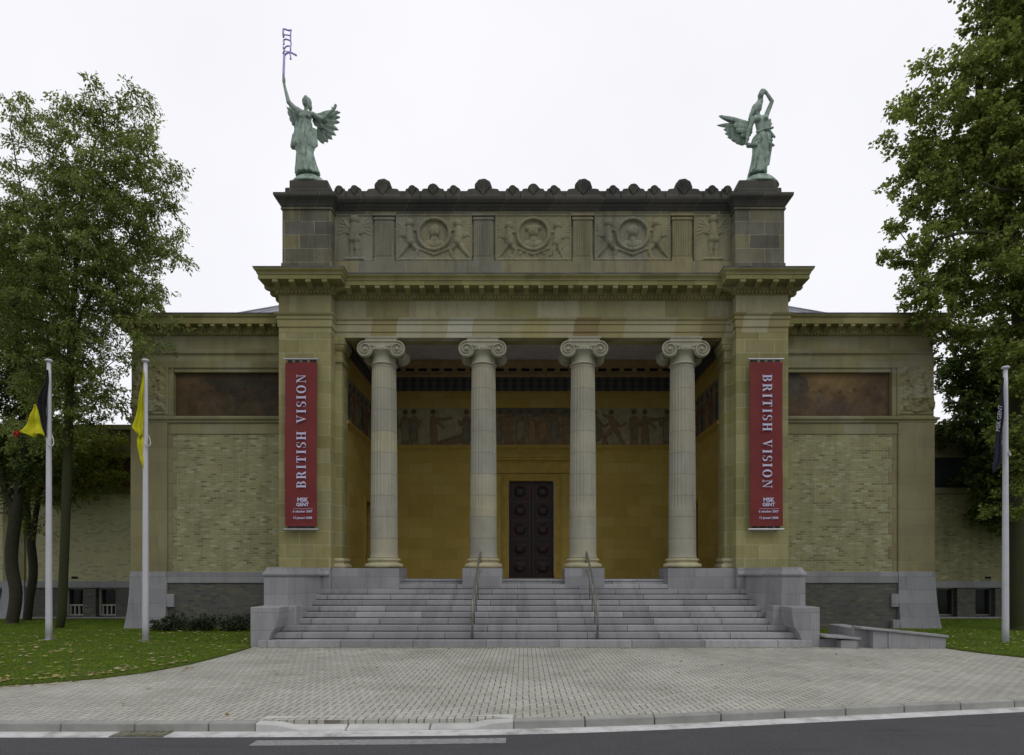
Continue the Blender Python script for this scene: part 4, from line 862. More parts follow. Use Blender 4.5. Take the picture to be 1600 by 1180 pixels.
# ------------------------------------------------------------------ banners
SER = .16; TH = .24; HL = .055
def glyph(ch):
    r = lambda a,b,c,d: ('r',a,b,c,d)
    if ch == 'I': return .42, [r(.10,.0,.32,1), r(0,0,.42,HL), r(0,1-HL,.42,1)]
    if ch == 'T': return .78, [r(.28,0,.50,1), r(.14,0,.64,HL), r(0,1-HL,.78,1), r(0,.74,.05,1), r(.73,.74,.78,1)]
    if ch == 'H': return .95, [r(.09,0,.31,1), r(.64,0,.86,1), r(.3,.47,.65,.53), r(0,0,.40,HL), r(0,1-HL,.40,1), r(.55,0,.95,HL), r(.55,1-HL,.95,1)]
    if ch == 'B': return .80, [r(.09,0,.31,1), r(0,0,.42,HL), r(0,1-HL,.42,1), ('a',.40,.75,.34,.25,.14,.195,-90,90), ('a',.42,.26,.38,.26,.15,.205,-90,90)]
    if ch == 'R': return .90, [r(.09,0,.31,1), r(0,0,.42,HL), r(0,1-HL,.42,1), ('a',.40,.74,.36,.26,.14,.205,-90,90), ('p',[(.42,.50),(.60,.50),(.86,.04),(.90,.0),(.62,.0)])]
    if ch == 'V': return .90, [('p',[(.06,1),(.30,1),(.52,.24),(.46,0)]), ('p',[(.44,.0),(.50,.0),(.80,1),(.74,1)]), r(0,1-HL,.40,1), r(.60,1-HL,.92,1)]
    if ch == 'N': return .98, [r(.13,0,.19,1), r(.79,0,.85,1), ('p',[(.09,1),(.33,1),(.85,.0),(.80,-.02)]), r(0,0,.32,HL), r(0,1-HL,.24,1), r(.66,1-HL,.98,1)]
    if ch == 'O': return .92, [('a',.46,.5,.46,.52,.24,.46,0,360)]
    if ch == 'S': return .64, [('a',.32,.74,.31,.27,.13,.21,60,270), ('a',.32,.26,.32,.27,.13,.21,-120,90), ('r',.56,.70,.61,.98), ('r',.02,.02,.07,.30)]
    return .45, []
def lettering(text, H, track=.28):
    """upright lettering in local (u,v); returns mesh pieces and width"""
    out = []; x = 0; k = 0
    for ch in text:
        w_, sh = glyph(ch)
        for q in sh:
            t = .003+.0006*(k % 9); k += 1
            if q[0] == 'r': out.append(([(x+q[1],q[2]),(x+q[3],q[2]),(x+q[3],q[4]),(x+q[1],q[4])], t))
            elif q[0] == 'p': out.append(([(x+a,b) for a,b in q[1]], t))
            else:
                _,cx_,cy_,ro,so_,ri,si,a0,a1 = q; n = 14 if a1-a0 < 300 else 26
                for i in range(n):
                    A = [R(a0+(a1-a0)*(i+d)/n) for d in (0,1)]
                    out.append(([(x+cx_+ro*math.cos(A[0]),cy_+so_*math.sin(A[0])),(x+cx_+ro*math.cos(A[1]),cy_+so_*math.sin(A[1])),(x+cx_+ri*math.cos(A[1]),cy_+si*math.sin(A[1])),(x+cx_+ri*math.cos(A[0]),cy_+si*math.sin(A[0]))], t))
        x += w_+track
    return out, (x-track)
def text_mesh(txt, size, pos, rotz2d, name, mat, parent, ext=.002, bold=0):
    cu = bpy.data.curves.new(name, 'FONT'); cu.body = txt; cu.size = size; cu.align_x = 'CENTER'; cu.extrude = ext; cu.offset = bold
    to = bpy.data.objects.new(name, cu); sc.collection.objects.link(to); bpy.context.view_layer.update()
    me = bpy.data.meshes.new_from_object(to.evaluated_get(bpy.context.evaluated_depsgraph_get())); bpy.data.objects.remove(to)
    me.transform(Matrix.Translation(pos) @ Matrix.Rotation(R(90),4,'X') @ Matrix.Rotation(rotz2d,4,'Z'))
    me.materials.clear(); me.materials.append(mat); o = bpy.data.objects.new(name, me); sc.collection.objects.link(o)
    o.parent = parent; o.matrix_parent_inverse = Matrix.Translation(-abs_loc(parent)); return o
for s in (-1,1):
    x0, x1 = (-7.63,-6.65) if s < 0 else (6.64,7.64); zt_, zb_ = 8.41, 3.38; D = 18.66; xc = (x0+x1)/2
    bn = empty('banner', (xc,18.8,zb_), None, 'banner')
    bn['label'] = 'tall red exhibition banner hung on the pier, its title reading %s' % ('upwards from bottom to top' if s < 0 else 'downwards from top to bottom')
    nx, nz_ = 9, 60; vs = []; 
    for k in range(nz_+1):
        z = zb_+(zt_-zb_)*k/nz_
        for i in range(nx+1):
            x = x0+(x1-x0)*i/nx; vs.append((x, D+.016*math.sin(z*1.1+s)+.010*math.sin((x-x0)*7+z*.8)+.006*math.sin(z*5.3+x*3), z))
    fs = [(k*(nx+1)+i,k*(nx+1)+i+1,(k+1)*(nx+1)+i+1,(k+1)*(nx+1)+i) for k in range(nz_) for i in range(nx)]
    n = len(vs); vs2 = [(x,y+.012,z) for x,y,z in vs]
    mb = MB(); mb.add(vs+vs2, fs+[tuple(n+q for q in f)[::-1] for f in fs])
    cl = mb.build('cloth', M['cloth_red'], bn, smooth=True, fix=False)
    for z in (zt_+.10, zb_-.10):
        rd = MB(); rd.tube([(x0-.05,D+.02,z),(x1+.05,D+.02,z)], .032, 12)
        rd.build('rod', M['alu'], bn, smooth=False)
        for k in range(4): xx = x0+.15+(x1-x0-.3)*k/3; zz = sorted((z, zt_ if z > zt_ else zb_)); MB().box(xx-.07,xx+.07,D+.004,D+.016,zz[0],zz[1]).build('strap', M['darkmetal'], bn)
        for xx in (x0+.1,x1-.1): MB().box(xx-.02,xx+.02,D+.03,18.86,z-.02,z+.02).build('bracket', M['darkmetal'], bn)
    H = .285; L, wd = lettering('BRITISH VISION', 1); Lz = 3.52; sc_ = Lz/wd
    zmid0, zmid1 = (SZ(763,D), SZ(586,D)); mb = MB()
    for poly, t in L:
        pts = []
        for u, v in poly:
            if s < 0: pts.append((xc+.02-(v-.5)*H+.0, zmid0+u*(zmid1-zmid0)/wd))      # rotated a quarter turn left
            else: pts.append((xc+.02+(v-.5)*H, zmid1-u*(zmid1-zmid0)/wd))
        ysurf = D - .036
        mb.frontprism(pts, ysurf-t, ysurf+.004)
    mb.build('lettering', M['lettering'], cl)
    zz = SZ(785,D)
    text_mesh('MSK', .175, (xc+.06,D-.036,zz+.015), 0, 'logo', M['lettering'], cl, bold=.006); text_mesh('GENT', .145, (xc+.06,D-.036,zz-.12), 0, 'logo', M['lettering'], cl, bold=.005)
    MB().box(xc-.22,xc+.38,D-.037,D-.033,zz-.205,zz-.197).build('rule_line', M['lettering'], cl)
    text_mesh('6 oktober 2007', .095, (xc+.06,D-.036,SZ(801,D)), 0, 'date_lettering', M['lettering'], cl, bold=.002); text_mesh('13 januari 2008', .095, (xc+.06,D-.036,SZ(811,D)), 0, 'date_lettering', M['lettering'], cl, bold=.002)

# ------------------------------------------------------------------ flagpoles and flags
def flagpole(px, pb, D, ptop, label):
    x = SX(px, D); zb_ = SZ(pb, D); zt_ = SZ(ptop, D)
    fp = empty('flagpole', (x, D, zb_), label, 'flagpole', 'white flagpoles in front of the museum')
    MB().lathe([(.085,zb_-.05),(.083,zb_+.5),(.075,zb_+3),(.058,zt_-.6),(.048,zt_-.02)], (x,D,0), 20).build('pole', M['polepaint'], fp, smooth=True)
    MB().lathe([(.03,zt_-.03),(.05,zt_-.02),(.095,zt_),(.10,zt_+.03),(.07,zt_+.06),(.01,zt_+.07)], (x,D,0), 20).build('finial_cap', M['polepaint'], fp, smooth=True)
    MB().box(x-.13,x+.13,D-.13,D+.13,zb_-.05,zb_+.025).build('base_plate', M['alu'], fp, bevel=.005)
    return x, zb_, zt_, fp
def loop(fp, x, D, z, flip=1):
    pts = []
    for k in range(25):
        a = 2*math.pi*k/24; pts.append((x+flip*(.02+.15*math.cos(a)*.9+.06*math.sin(a)*-1), D-.10*math.cos(a)*.0-.085*math.cos(a+1.2)-.0, z+.20*math.sin(a)+.10*math.cos(a)*-1))
    MB().tube(pts, .016, 6).build('rope_loop', M['rope'], fp, smooth=True)
x1_, zb1, zt1, fp1 = flagpole(76.5, 1000, 17.2, 565, 'white flagpole carrying the black and yellow flag'); loop(fp1, x1_, 17.2, SZ(686,17.2))
x2_, zb2, zt2, fp2 = flagpole(227.5, 1002, 17.0, 565, 'white flagpole carrying the plain yellow flag'); loop(fp2, x2_, 17.0, SZ(686,17.0))
x3_, zb3, zt3, fp3 = flagpole(1571, 1010, 16.6, 576, 'white flagpole carrying the dark navy flag'); loop(fp3, x3_, 16.6, SZ(700,16.6), .5)
def cloth(name, rows, D, cols, parent, fold=.05, nf=5, nu=26, thick=.012, lab=None):
    """rows: [(px_left, px_right, py)] outline of the hanging cloth, with vertical folds"""
    rows = sorted(rows, key=lambda r: r[2]); py = [r[2] for r in rows]; nv = 40; vs = []
    for j in range(nv+1):
        p = py[0]+(py[-1]-py[0])*j/nv; l = np.interp(p, py, [r[0] for r in rows]); r_ = np.interp(p, py, [r[1] for r in rows])
        for i in range(nu+1):
            t = i/nu; x = SX(l+(r_-l)*t, D); wdt = SX(r_,D)-SX(l,D)
            vs.append((x, D-.02+fold*min(1,wdt/.25)*math.sin(t*nf*math.pi*2*.5+j*.06)+.02*math.sin(j*.3), SZ(p + 3*math.sin(t*9+j*.1)*(j/nv), D)))
    m = nu+1; fs = [(j*m+i,j*m+i+1,(j+1)*m+i+1,(j+1)*m+i) for j in range(nv) for i in range(nu)]; n = len(vs)
    mb = MB(); ed = [i for i in range(m)]+[j*m+nu for j in range(1,nv+1)]+[nv*m+i for i in range(nu-1,-1,-1)]+[j*m for j in range(nv-1,0,-1)]
    mb.add(vs+[(x,y+thick,z) for x,y,z in vs], fs+[tuple(n+q for q in f)[::-1] for f in fs]+[(ed[k],ed[(k+1)%len(ed)],n+ed[(k+1)%len(ed)],n+ed[k]) for k in range(len(ed))])
    return mb.build(name, cols, parent, smooth=True)
D = 17.12
f1 = empty('flag', (x1_,D,6), 'limp black and yellow flag with a red tip, hanging from its pole', 'flag')
cloth('black_stripe', [(74,76,578),(69,76,600),(60,76,622),(56,75.5,633),(61,75,652),(67,74.5,670),(71,74,682)], D, M['blackcloth'], f1, .04)
cloth('yellow_stripe', [(54,56.5,632),(48,60,645),(41,64,660),(33,68,674),(28,70,678),(44,69,681)], D-.04, M['yellowcloth'], f1, .045, 4)
cloth('red_stripe', [(22,30,673),(21.5,31,678),(24,29,682)], D-.05, M['redcloth'], f1, .02, 3)
D = 16.92
f2 = empty('flag', (x2_,D,6), 'limp plain yellow flag bunched against its pole', 'flag')
cloth('upper_fold', [(224,225.5,580),(219,225.5,610),(214,225.5,640),(209,225.5,662),(206,225.5,670),(213,225,678),(216,224,682)], D, M['yellowcloth'], f2, .04, 5)
cloth('lower_fold', [(214,224.5,668),(214.5,225,690),(215.5,225,705),(219,225.5,718),(223.5,225.5,730)], D+.04, M['yellowcloth'], f2, .03, 4)
D = 16.52
f3 = empty('flag', (x3_,D,5), 'limp dark navy flag with faded white lettering, hanging from its pole', 'flag')
n3 = cloth('navy_cloth', [(1566,1568,590),(1563,1568,625),(1559,1567.5,655),(1557,1566,680),(1555,1566,700),(1552.5,1565,720),(1550,1558,731),(1549,1552,738)], D, M['navycloth'], f3, .035, 4)
k = text_mesh('MSK GENT', .15, (SX(1560.5,D)-.0,D-.075,SZ(655,D)), R(84), 'lettering', M['whitemark'], n3, .004, .0)

# ------------------------------------------------------------------ statues
def solidify_body(mb, vox, name, mat, parent, sm=3):
    o = mb.build(name, None, None); o.modifiers.clear()
    m1 = o.modifiers.new('r','REMESH'); m1.mode = 'VOXEL'; m1.voxel_size = vox; m1.use_smooth_shade = True
    m2 = o.modifiers.new('s','SMOOTH'); m2.factor = .5; m2.iterations = sm
    bpy.context.view_layer.update()
    me = bpy.data.meshes.new_from_object(o.evaluated_get(bpy.context.evaluated_depsgraph_get())); bpy.data.objects.remove(o)
    me.polygons.foreach_set('use_smooth', [True]*len(me.polygons)); me.materials.clear(); me.materials.append(mat)
    o = bpy.data.objects.new(name, me); sc.collection.objects.link(o); o.parent = parent; o.matrix_parent_inverse = Matrix.Translation(-abs_loc(parent)); return o
def drape(mb, T, rings, nf=13, amp=.05, n=104, ph=0., tw=.3):
    """closed pleated skirt: rings (X, Y, halfwidth, depth) in photo-crop units"""
    out = []
    for q,(X_,Y_,hw_,dp) in enumerate(rings):
        cx_,_,cz = T(X_,0,Y_); f = q/(len(rings)-1); rg = []
        for k in range(n):
            a = 2*math.pi*k/n; m_ = 1+amp*(.3+f)*(math.sin(nf*a+ph+tw*q)+.5*math.sin((nf*2-3)*a+q*.2))/1.0
            rg.append((cx_+hw_*m_*math.cos(a), T.y+dp*m_*math.sin(a), cz))
        out.append(rg)
    mb.loft(out)
class Map:
    def __init__(s, X0, Y0, k, x, y, z): s.X0=X0; s.Y0=Y0; s.k=k; s.x=x; s.y=y; s.z=z
    def __call__(s, X_, dy, Y_): return (s.x+(X_-s.X0)/s.k, s.y+dy, s.z+(s.Y0-Y_)/s.k)
def hand(mb, p, d, r_=.02, curl=0.5, L=.11):
    d = Vector(d).normalized(); side = d.cross(Vector((0,1,0))).normalized(); p = Vector(p)
    mb.capsule(p, p+d*.09, .05, .055, .8)
    for k,l in enumerate((.85,1.0,.95,.75)):
        b = p+d*.11+side*(k-1.5)*.028; m_ = b+d*L*.55*l+Vector((0,-.02,0)); e = m_+d*L*.4*l+Vector((0,-.06*curl,0)); mb.capsule(b,m_,r_,r_*.9,n=8); mb.capsule(m_,e,r_*.9,r_*.75,n=8)
    b = p+d*.03+side*.055; mb.capsule(b, b+(d*.5+side*.6)*.09, r_*1.1, r_*.85, n=8)
def statue_base(x, parent):
    rings = []
    for z,rx,ry in ((14.485,.60,.34),(14.50,.62,.36),(14.55,.60,.34),(14.62,.54,.30),(14.72,.42,.24),(14.79,.30,.18)):
        rings.append([(x+rx*(1+.05*math.sin(3*a))*math.cos(a), ST_Y+ry*math.sin(a), z) for a in [2*math.pi*k/28 for k in range(28)]])
    MB().loft(rings).build('base', M['bronze'], parent, smooth=True)
def wing_mesh(T, feathers, coverts, y0, th=.03):
    """feathers: (root X,Y, mid X,Y, tip X,Y, width) fanned one behind the other; curved blades with thickness"""
    mb = MB()
    web = [feathers[0][0:2]] + [(f[0]*.04+f[4]*.96, f[1]*.04+f[5]*.96) for f in feathers] + [feathers[-1][0:2]]
    web = [(T(u,0,v)[0], T(u,0,v)[2]) for u,v in web]; mb.frontprism(web, y0+.03, y0+.075)
    for q,(ax,ay,bx,by,cx_,cy_,wd) in enumerate(feathers):
        wd = wd*1.55
        A,B,C = [Vector(T(u,y0+.012*q,v)) for u,v in ((ax,ay),(bx,by),(cx_,cy_))]; rings = []; n = 9
        for i in range(n+1):
            t = i/n; p = A*(1-t)**2+B*2*t*(1-t)+C*t*t; dd = ((B-A)*(1-t)+(C-B)*t).normalized(); sd_ = dd.cross(Vector((0,1,0))).normalized()
            w_ = wd*(.55+.6*math.sin(math.pi*min(t*1.05,1)))*(1 if t < .75 else max(.08, math.sqrt(max(0,1-((t-.75)/.25)**2))))
            y_ = .10*t*t
            rings.append([p+sd_*w_+Vector((0,y_+.004,0)), p+Vector((0,y_-th,0)), p-sd_*w_+Vector((0,y_+.004,0)), p+Vector((0,y_+th*.7,0))])
        mb.loft([[tuple(v) for v in r_] for r_ in rings])
    for (ux,uy,vx,vy,r0,r1) in coverts: mb.capsule(T(ux,y0-.02,uy), T(vx,y0-.01,vy), r0, r1, .35)
    return mb
ST_Y = 19.70; KS = F/ST_Y
# first figure, arm raised
k1 = 4.538*KS
T = Map(218, 1118, k1, SX(430+218/4.538, ST_Y), ST_Y, SZ(30+1118/4.538, ST_Y))
s1 = empty('winged_statue', (T.x, ST_Y, 14.49), 'green bronze winged woman raising one arm high with a violet tube sign', 'statue')
mb = MB(); P = T
drape(mb, T, [(215,735,.21,.17),(212,790,.24,.20),(208,850,.30,.24),(206,900,.29,.25),(212,960,.27,.25),(220,1030,.32,.28),(228,1085,.37,.31),(232,1112,.39,.32)], 12, .055)
drape(mb, T, [(214,690,.20,.16),(213,745,.19,.16),(208,790,.25,.21),(200,850,.335,.25),(200,895,.36,.26),(204,915,.33,.25)], 9, .05, ph=1)
mb.capsule(P(135,.06,820),P(122,.08,890),.09,.10); mb.capsule(P(150,.1,720),P(135,.1,830),.06,.09); mb.capsule(P(275,.06,780),P(283,.08,880),.07,.07); mb.capsule(P(284,.08,880),P(262,.02,915),.06,.05)
mb.capsule(P(215,-.0,700),P(215,0,765),.185,.165,.75); mb.capsule(P(180,0,668),P(258,0,678),.10,.10,.9); mb.ball(P(193,-.13,705),.085,.07,.085); mb.ball(P(240,-.13,708),.085,.07,.085)
mb.capsule(P(216,0,665),P(220,-.01,630),.068,.06)
mb.ball(P(219,-.03,594),.115,.14,.165); mb.capsule(P(216,-.10,612),P(216,-.10,620),.06,.05); mb.capsule(P(214,-.165,590),P(213,-.19,600),.016,.022,n=8); mb.ball(P(225,.06,580),.135,.14,.15); mb.ball(P(240,.10,610),.07,.08,.11)
mb.capsule(P(212,-.165,618),P(217,-.165,618),.012,.012,n=8); mb.capsule(P(219,-.02,560),P(222,.05,556),.07,.05)
mb.capsule(P(168,0,664),P(97,-.02,592),.092,.075); mb.capsule(P(97,-.02,592),P(70,-.02,488),.072,.045); mb.capsule(P(70,-.02,488),P(64,-.02,455),.045,.045)
for q in range(4): mb.capsule(P(55,-.03,428+q*7),P(74,-.07,428+q*7),.020,.018,n=8)
mb.capsule(P(64,-.02,455),P(64,-.02,425),.05,.05); mb.capsule(P(74,-.04,445),P(72,-.07,425),.02,.017,n=8)
mb.capsule(P(268,0,678),P(345,-.06,722),.088,.068); mb.capsule(P(345,-.06,722),P(415,-.12,668),.066,.042); hand(mb, P(415,-.12,668), (1,-.1,1.2), .018, .4)
mb.capsule(P(165,.1,1095),P(160,-.12,1108),.07,.05); mb.capsule(P(300,0,1095),P(318,-.14,1108),.06,.05)
solidify_body(mb, .021, 'body', M['bronze'], s1)
fe = [(280,680,350,640,446,622,.07),(282,690,360,665,444,655,.07),(284,700,360,690,440,690,.07),(285,712,355,720,430,742,.07),(286,725,345,748,412,778,.07),(287,738,335,770,385,806,.07),(288,748,325,790,352,826,.07),(288,755,310,800,318,836,.07),(286,740,292,790,296,815,.06)]
wing_mesh(T, fe, [(275,675,345,655,.11,.09),(280,700,340,690,.12,.09),(285,720,320,740,.10,.08),(290,668,380,660,.07,.05),(380,660,430,632,.05,.03)], .14).build('feathered_wing', M['bronze'], s1)
fe = [(155,690,120,640,60,583,.05),(155,700,110,660,66,612,.055),(156,710,112,690,80,655,.055),(157,715,118,710,96,690,.055),(158,720,125,728,112,716,.05),(160,725,138,745,128,742,.05)]
wing_mesh(T, fe, [(160,680,140,635,.09,.07),(160,700,125,660,.10,.07),(190,645,140,610,.07,.06),(140,610,95,600,.05,.03)], .14).build('feathered_wing', M['bronze'], s1)
statue_base(T.x+.10, s1)
# the violet sign it holds
kk = 11.8*KS; TS = Map(160, 1080, kk, SX(430+160/11.8, ST_Y), ST_Y-.03, SZ(30+1080/11.8, ST_Y))
tor = empty('tube_sign', TS(160,0,1110), 'violet sign of thin bent tubes forming upturned script letters held by the statue', 'sign')
def L(pts, r_=.022, nm='tube_stroke', w=1): MB().tube([TS(a, 0 if q%2 else .004, b) for q,(a,b) in enumerate(pts)], r_, 8).build(nm, M['purple'], tor, smooth=True)
L([(160,1130),(162,1000),(168,820),(172,690)], .04, 'stem'); L([(172,700),(195,662),(225,640),(262,622),(320,640),(400,685)], .03); L([(215,610),(262,625),(290,690),(292,750)], .022)
L([(292,215),(292,300),(290,400),(300,470),(288,540),(290,620)], .024)
L([(150,200),(200,205),(250,222),(310,218)], .026); L([(160,330),(180,305),(230,308),(290,322)], .020); L([(165,400),(200,385),(250,395),(292,420)], .024); L([(175,560),(200,525),(240,508),(270,512)], .022)
L([(155,190),(152,260),(160,350)], .03); L([(158,400),(170,470),(155,490)], .026); L([(155,520),(160,570)], .024); L([(190,590),(165,612),(155,655)], .03)
MB().ball(TS(292,0,745), .035,.035,.035, 8, 6).build('bulb_end', M['purple'], tor, smooth=True)

# second figure
k2_ = 6.943*KS
T = Map(520, 1082, k2_, SX(1110+520/6.943, ST_Y), ST_Y, SZ(120+1082/6.943, ST_Y)); P = T
s2 = empty('winged_statue', (T.x, ST_Y, 14.49), 'green bronze winged woman bending one arm over her veiled head', 'statue')
mb = MB()
drape(mb, T, [(565,655,.23,.19),(568,700,.31,.23),(560,760,.30,.23),(548,830,.27,.22),(532,900,.25,.22),(520,970,.26,.24),(510,1040,.28,.26),(506,1075,.29,.27)], 11, .06, tw=.45)
drape(mb, T, [(560,640,.24,.2),(560,680,.33,.235),(552,720,.33,.24),(560,760,.29,.22)], 7, .05, ph=2)
for a,b,c_,d_ in ((440,745,520,690),(520,690,640,735),(450,770,560,720),(560,720,660,790),(600,600,670,700),(480,640,560,615),(560,615,650,600)): mb.capsule(P(a,-.17,b),P(c_,-.19,d_),.035,.04,n=8)
for a,b,c_,d_ in ((500,790,440,1050),(545,790,530,1050),(600,780,575,1050),(640,790,600,1000)): mb.capsule(P(a,-.18,b),P(c_,-.22,d_),.03,.04,n=8)
mb.capsule(P(545,0,500),P(565,0,610),.18,.17,.78); mb.capsule(P(470,0,462),P(598,0,450),.10,.10,.9); mb.ball(P(505,-.13,492),.085,.075,.08); mb.ball(P(585,-.13,478),.085,.075,.08)
mb.capsule(P(525,0,450),P(515,-.01,400),.07,.062); mb.ball(P(518,-.04,345),.105,.13,.155); mb.capsule(P(520,-.11,368),P(520,-.12,376),.055,.045); mb.capsule(P(522,-.17,340),P(523,-.19,350),.015,.022,n=8)
mb.capsule(P(462,0,470),P(412,.0,600),.085,.065); mb.capsule(P(412,0,600),P(385,-.05,735),.062,.042); mb.capsule(P(385,-.05,738),P(425,-.12,772),.05,.05); hand(mb, P(415,-.12,768), (1,-.2,-.1), .018, .5, .09); mb.capsule(P(400,-.04,765),P(460,-.08,775),.05,.05)
mb.capsule(P(598,0,440),P(668,0,268),.085,.065); mb.capsule(P(668,0,268),P(606,0,175),.062,.05); mb.capsule(P(606,0,175),P(578,-.02,158),.055,.06)
for q in range(4): mb.capsule(P(575-q*8,-.03,150+q*5),P(556-q*7,-.06,170+q*9),.02,.018,n=8)
mb.capsule(P(560,0,160),P(548,.02,200),.08,.10)
for X0_,Y0_,X1_,Y1_,r0,r1 in ((560,170,545,260,.06,.10),(545,260,500,330,.10,.14),(500,320,460,400,.13,.09),(460,390,438,440,.09,.06),(560,170,568,240,.05,.05),(568,240,552,330,.05,.04)): mb.capsule(P(X0_,.08,Y0_),P(X1_,.08,Y1_),r0,r1)
mb.capsule(P(430,.05,1050),P(420,-.12,1068),.06,.045); mb.capsule(P(560,-.05,1060),P(580,-.18,1072),.06,.045)
solidify_body(mb, .021, 'body', M['bronze'], s2)
fe = [(440,470,250,430,118,362,.06),(440,480,260,440,165,380,.055),(440,495,240,480,102,458,.05),(442,520,270,520,175,500,.075),(442,535,300,550,190,545,.08),(443,555,320,590,220,580,.08),(443,570,340,615,265,610,.08),(443,590,370,635,310,635,.075),(443,600,390,640,350,650,.07)]
wing_mesh(T, fe, [(430,480,330,450,.10,.09),(435,520,300,490,.13,.10),(435,560,320,540,.12,.09),(430,590,370,600,.09,.06),(330,445,200,410,.08,.05),(200,410,128,390,.06,.035)], .16).build('feathered_wing', M['bronze'], s2)
fe = [(620,470,650,430,655,380,.035),(620,480,665,440,692,388,.035),(625,490,670,465,706,432,.04),(625,500,668,495,708,478,.04),(628,510,665,520,698,505,.04),(630,520,660,545,680,545,.04)]
wing_mesh(T, fe, [(620,480,650,480,.09,.07),(620,500,650,520,.08,.06)], .16).build('feathered_wing', M['bronze'], s2)
statue_base(T.x+.06, s2)

# ------------------------------------------------------------------ trees and shrubs
def bez(pts, n):
    P = [np.array(p, float) for p in pts]; out = []
    for i in range(len(P)-1):
        a = P[max(i-1,0)]; b = P[i]; c = P[i+1]; d = P[min(i+2,len(P)-1)]
        for t in np.linspace(0,1,n,endpoint=False): out.append(.5*((2*b)+(-a+c)*t+(2*a-5*b+4*c-d)*t*t+(-a+3*b-3*c+d)*t**3))
    out.append(P[-1]); return out
def tree(name, label, cat, trunks, blobs, ncl, nleaf, ls, lm, bm_, seed, rt, clr=.42, droop=.3, aspect=.45, low=None, group=None, bare=.0):
    rg = np.random.default_rng(seed); base = trunks[0][0]
    root = empty(name, base, label, cat, group)
    # cluster centres inside the crown volumes, favouring the outer shell
    bl = np.array(blobs, float); vol = bl[:,3]*bl[:,4]*bl[:,5]; pick = rg.choice(len(bl), ncl*3, p=vol/vol.sum()); cl = []
    d = rg.normal(size=(ncl*3,3)); d /= np.linalg.norm(d,axis=1)[:,None]; rr = rg.random(ncl*3)**.45
    C = bl[pick,:3]+d*rr[:,None]*bl[pick,3:6]
    keep = []
    mind = (vol.sum()*4.2/ncl)**(1/3)*.62
    for c in C:
        if len(keep) >= ncl: break
        if keep and np.min(np.sum((np.array(keep)-c)**2,1)) < mind**2: continue
        keep.append(c)
    C = np.array(keep)
    nodes = []; par = []; fixed = {}
    for tr in trunks:
        ps = bez(tr[0:], 6) if len(tr) > 2 else [np.array(p) for p in tr]; prev = -1
        if nodes:
            dd = [np.linalg.norm(ps[0]-n_) for n_ in nodes]; prev = int(np.argmin(dd)); ps = ps[1:] if dd[prev] < .4 else ps
        for p in ps: nodes.append(np.array(p,float)); par.append(prev); prev = len(nodes)-1
    nt0 = len(nodes); tmin = base[2]+ (low if low is not None else 2.2)
    order = np.argsort([min(np.linalg.norm(c-n_) for n_ in nodes) for c in C]); dist = [0.0]*len(nodes)
    tips = []
    for ci in order:
        c = C[ci]; N = np.array(nodes); dv = c-N; L = np.linalg.norm(dv,axis=1); cost = L+.55*np.clip(N[:,2]-c[2],0,None)+np.where(N[:,2] < tmin, 6, 0)+.12*np.array(dist)
        j = int(np.argmin(cost)); a = N[j]; l = L[j]; n = max(1,int(l/.5)); prev = j
        bend = np.array([0,0,.14*l])+rg.normal(0,.06*l,3)
        for q in range(1,n+1):
            t = q/n; p = a+(c-a)*t+bend*math.sin(math.pi*t)*(1 if q < n else 0)
            nodes.append(p); par.append(prev); dist.append(dist[prev]+l/n); prev = len(nodes)-1
        tips.append(prev)
    w_ = np.zeros(len(nodes)); 
    for t in tips: w_[t] += 1
    for i in range(len(nodes)-1,0,-1):
        if par[i] >= 0: w_[par[i]] += w_[i]
    rad = np.clip(.011*np.maximum(w_,.7)**.52*(rt/(.011*len(tips)**.52)) , .009, rt)
    H = max(n_[2] for n_ in nodes[:nt0])
    rad[0] = rt*1.25
    mb = MB()
    ch = {}
    for i,p_ in enumerate(par): ch.setdefault(p_, []).append(i)
    V = []; Fc = []
    for i in range(len(nodes)):
        if par[i] < 0: continue
        a, b = nodes[par[i]], nodes[i]; r0 = rad[par[i]] if par[i] < nt0 and i < nt0 else min(rad[par[i]], rad[i]*1.35); r1 = rad[i]
        d_ = b-a; l = np.linalg.norm(d_)
        if l < 1e-5: continue
        d_ = d_/l; up = np.cross(d_, [0.31,.95,.1] if abs(d_[1]) < .9 else [1,0,0]); up /= np.linalg.norm(up); q_ = np.cross(d_, up); n = 12 if r0 > .08 else 5
        an = np.arange(n)*2*np.pi/n; ring = np.cos(an)[:,None]*up+np.sin(an)[:,None]*q_; k0 = len(V)
        V.extend((a-d_*r0*.2+ring*r0).tolist()); V.extend((b+ring*r1).tolist()); Fc += [(k0+k,k0+(k+1)%n,k0+n+(k+1)%n,k0+n+k) for k in range(n)]
    mb.add(V, Fc); mb.build('trunk', bm_, root, smooth=True, fix=False)
    # leaves in loose sprays round every twig end
    tot = []; nC = len(C); cnt = rg.poisson(nleaf*(.55+.9*rg.random(nC))); cnt[rg.random(nC) < bare] = 0; idx = np.repeat(np.arange(nC), cnt); n = len(idx)
    dirs = rg.normal(size=(n,3)); dirs /= np.linalg.norm(dirs,axis=1)[:,None]; R_ = clr*(.7+.7*rg.random(nC))[idx]*rg.random(n)**.5
    # each cluster is made of several sprays
    ns = 6; sp = rg.normal(size=(nC,ns,3)); sp /= np.linalg.norm(sp,axis=2)[...,None]; sp[...,2] = sp[...,2]*.6; sel = rg.integers(0,ns,n); S_ = sp[idx,sel]
    t = rg.random(n)**.7; pos = C[idx] + S_*(clr*1.25*t)[:,None] + dirs*(R_*.38)[:,None]; pos[:,2] -= droop*clr*t**2
    out = S_*.8+rg.normal(0,.55,(n,3)); out[:,2] -= droop*1.2; out /= np.linalg.norm(out,axis=1)[:,None]
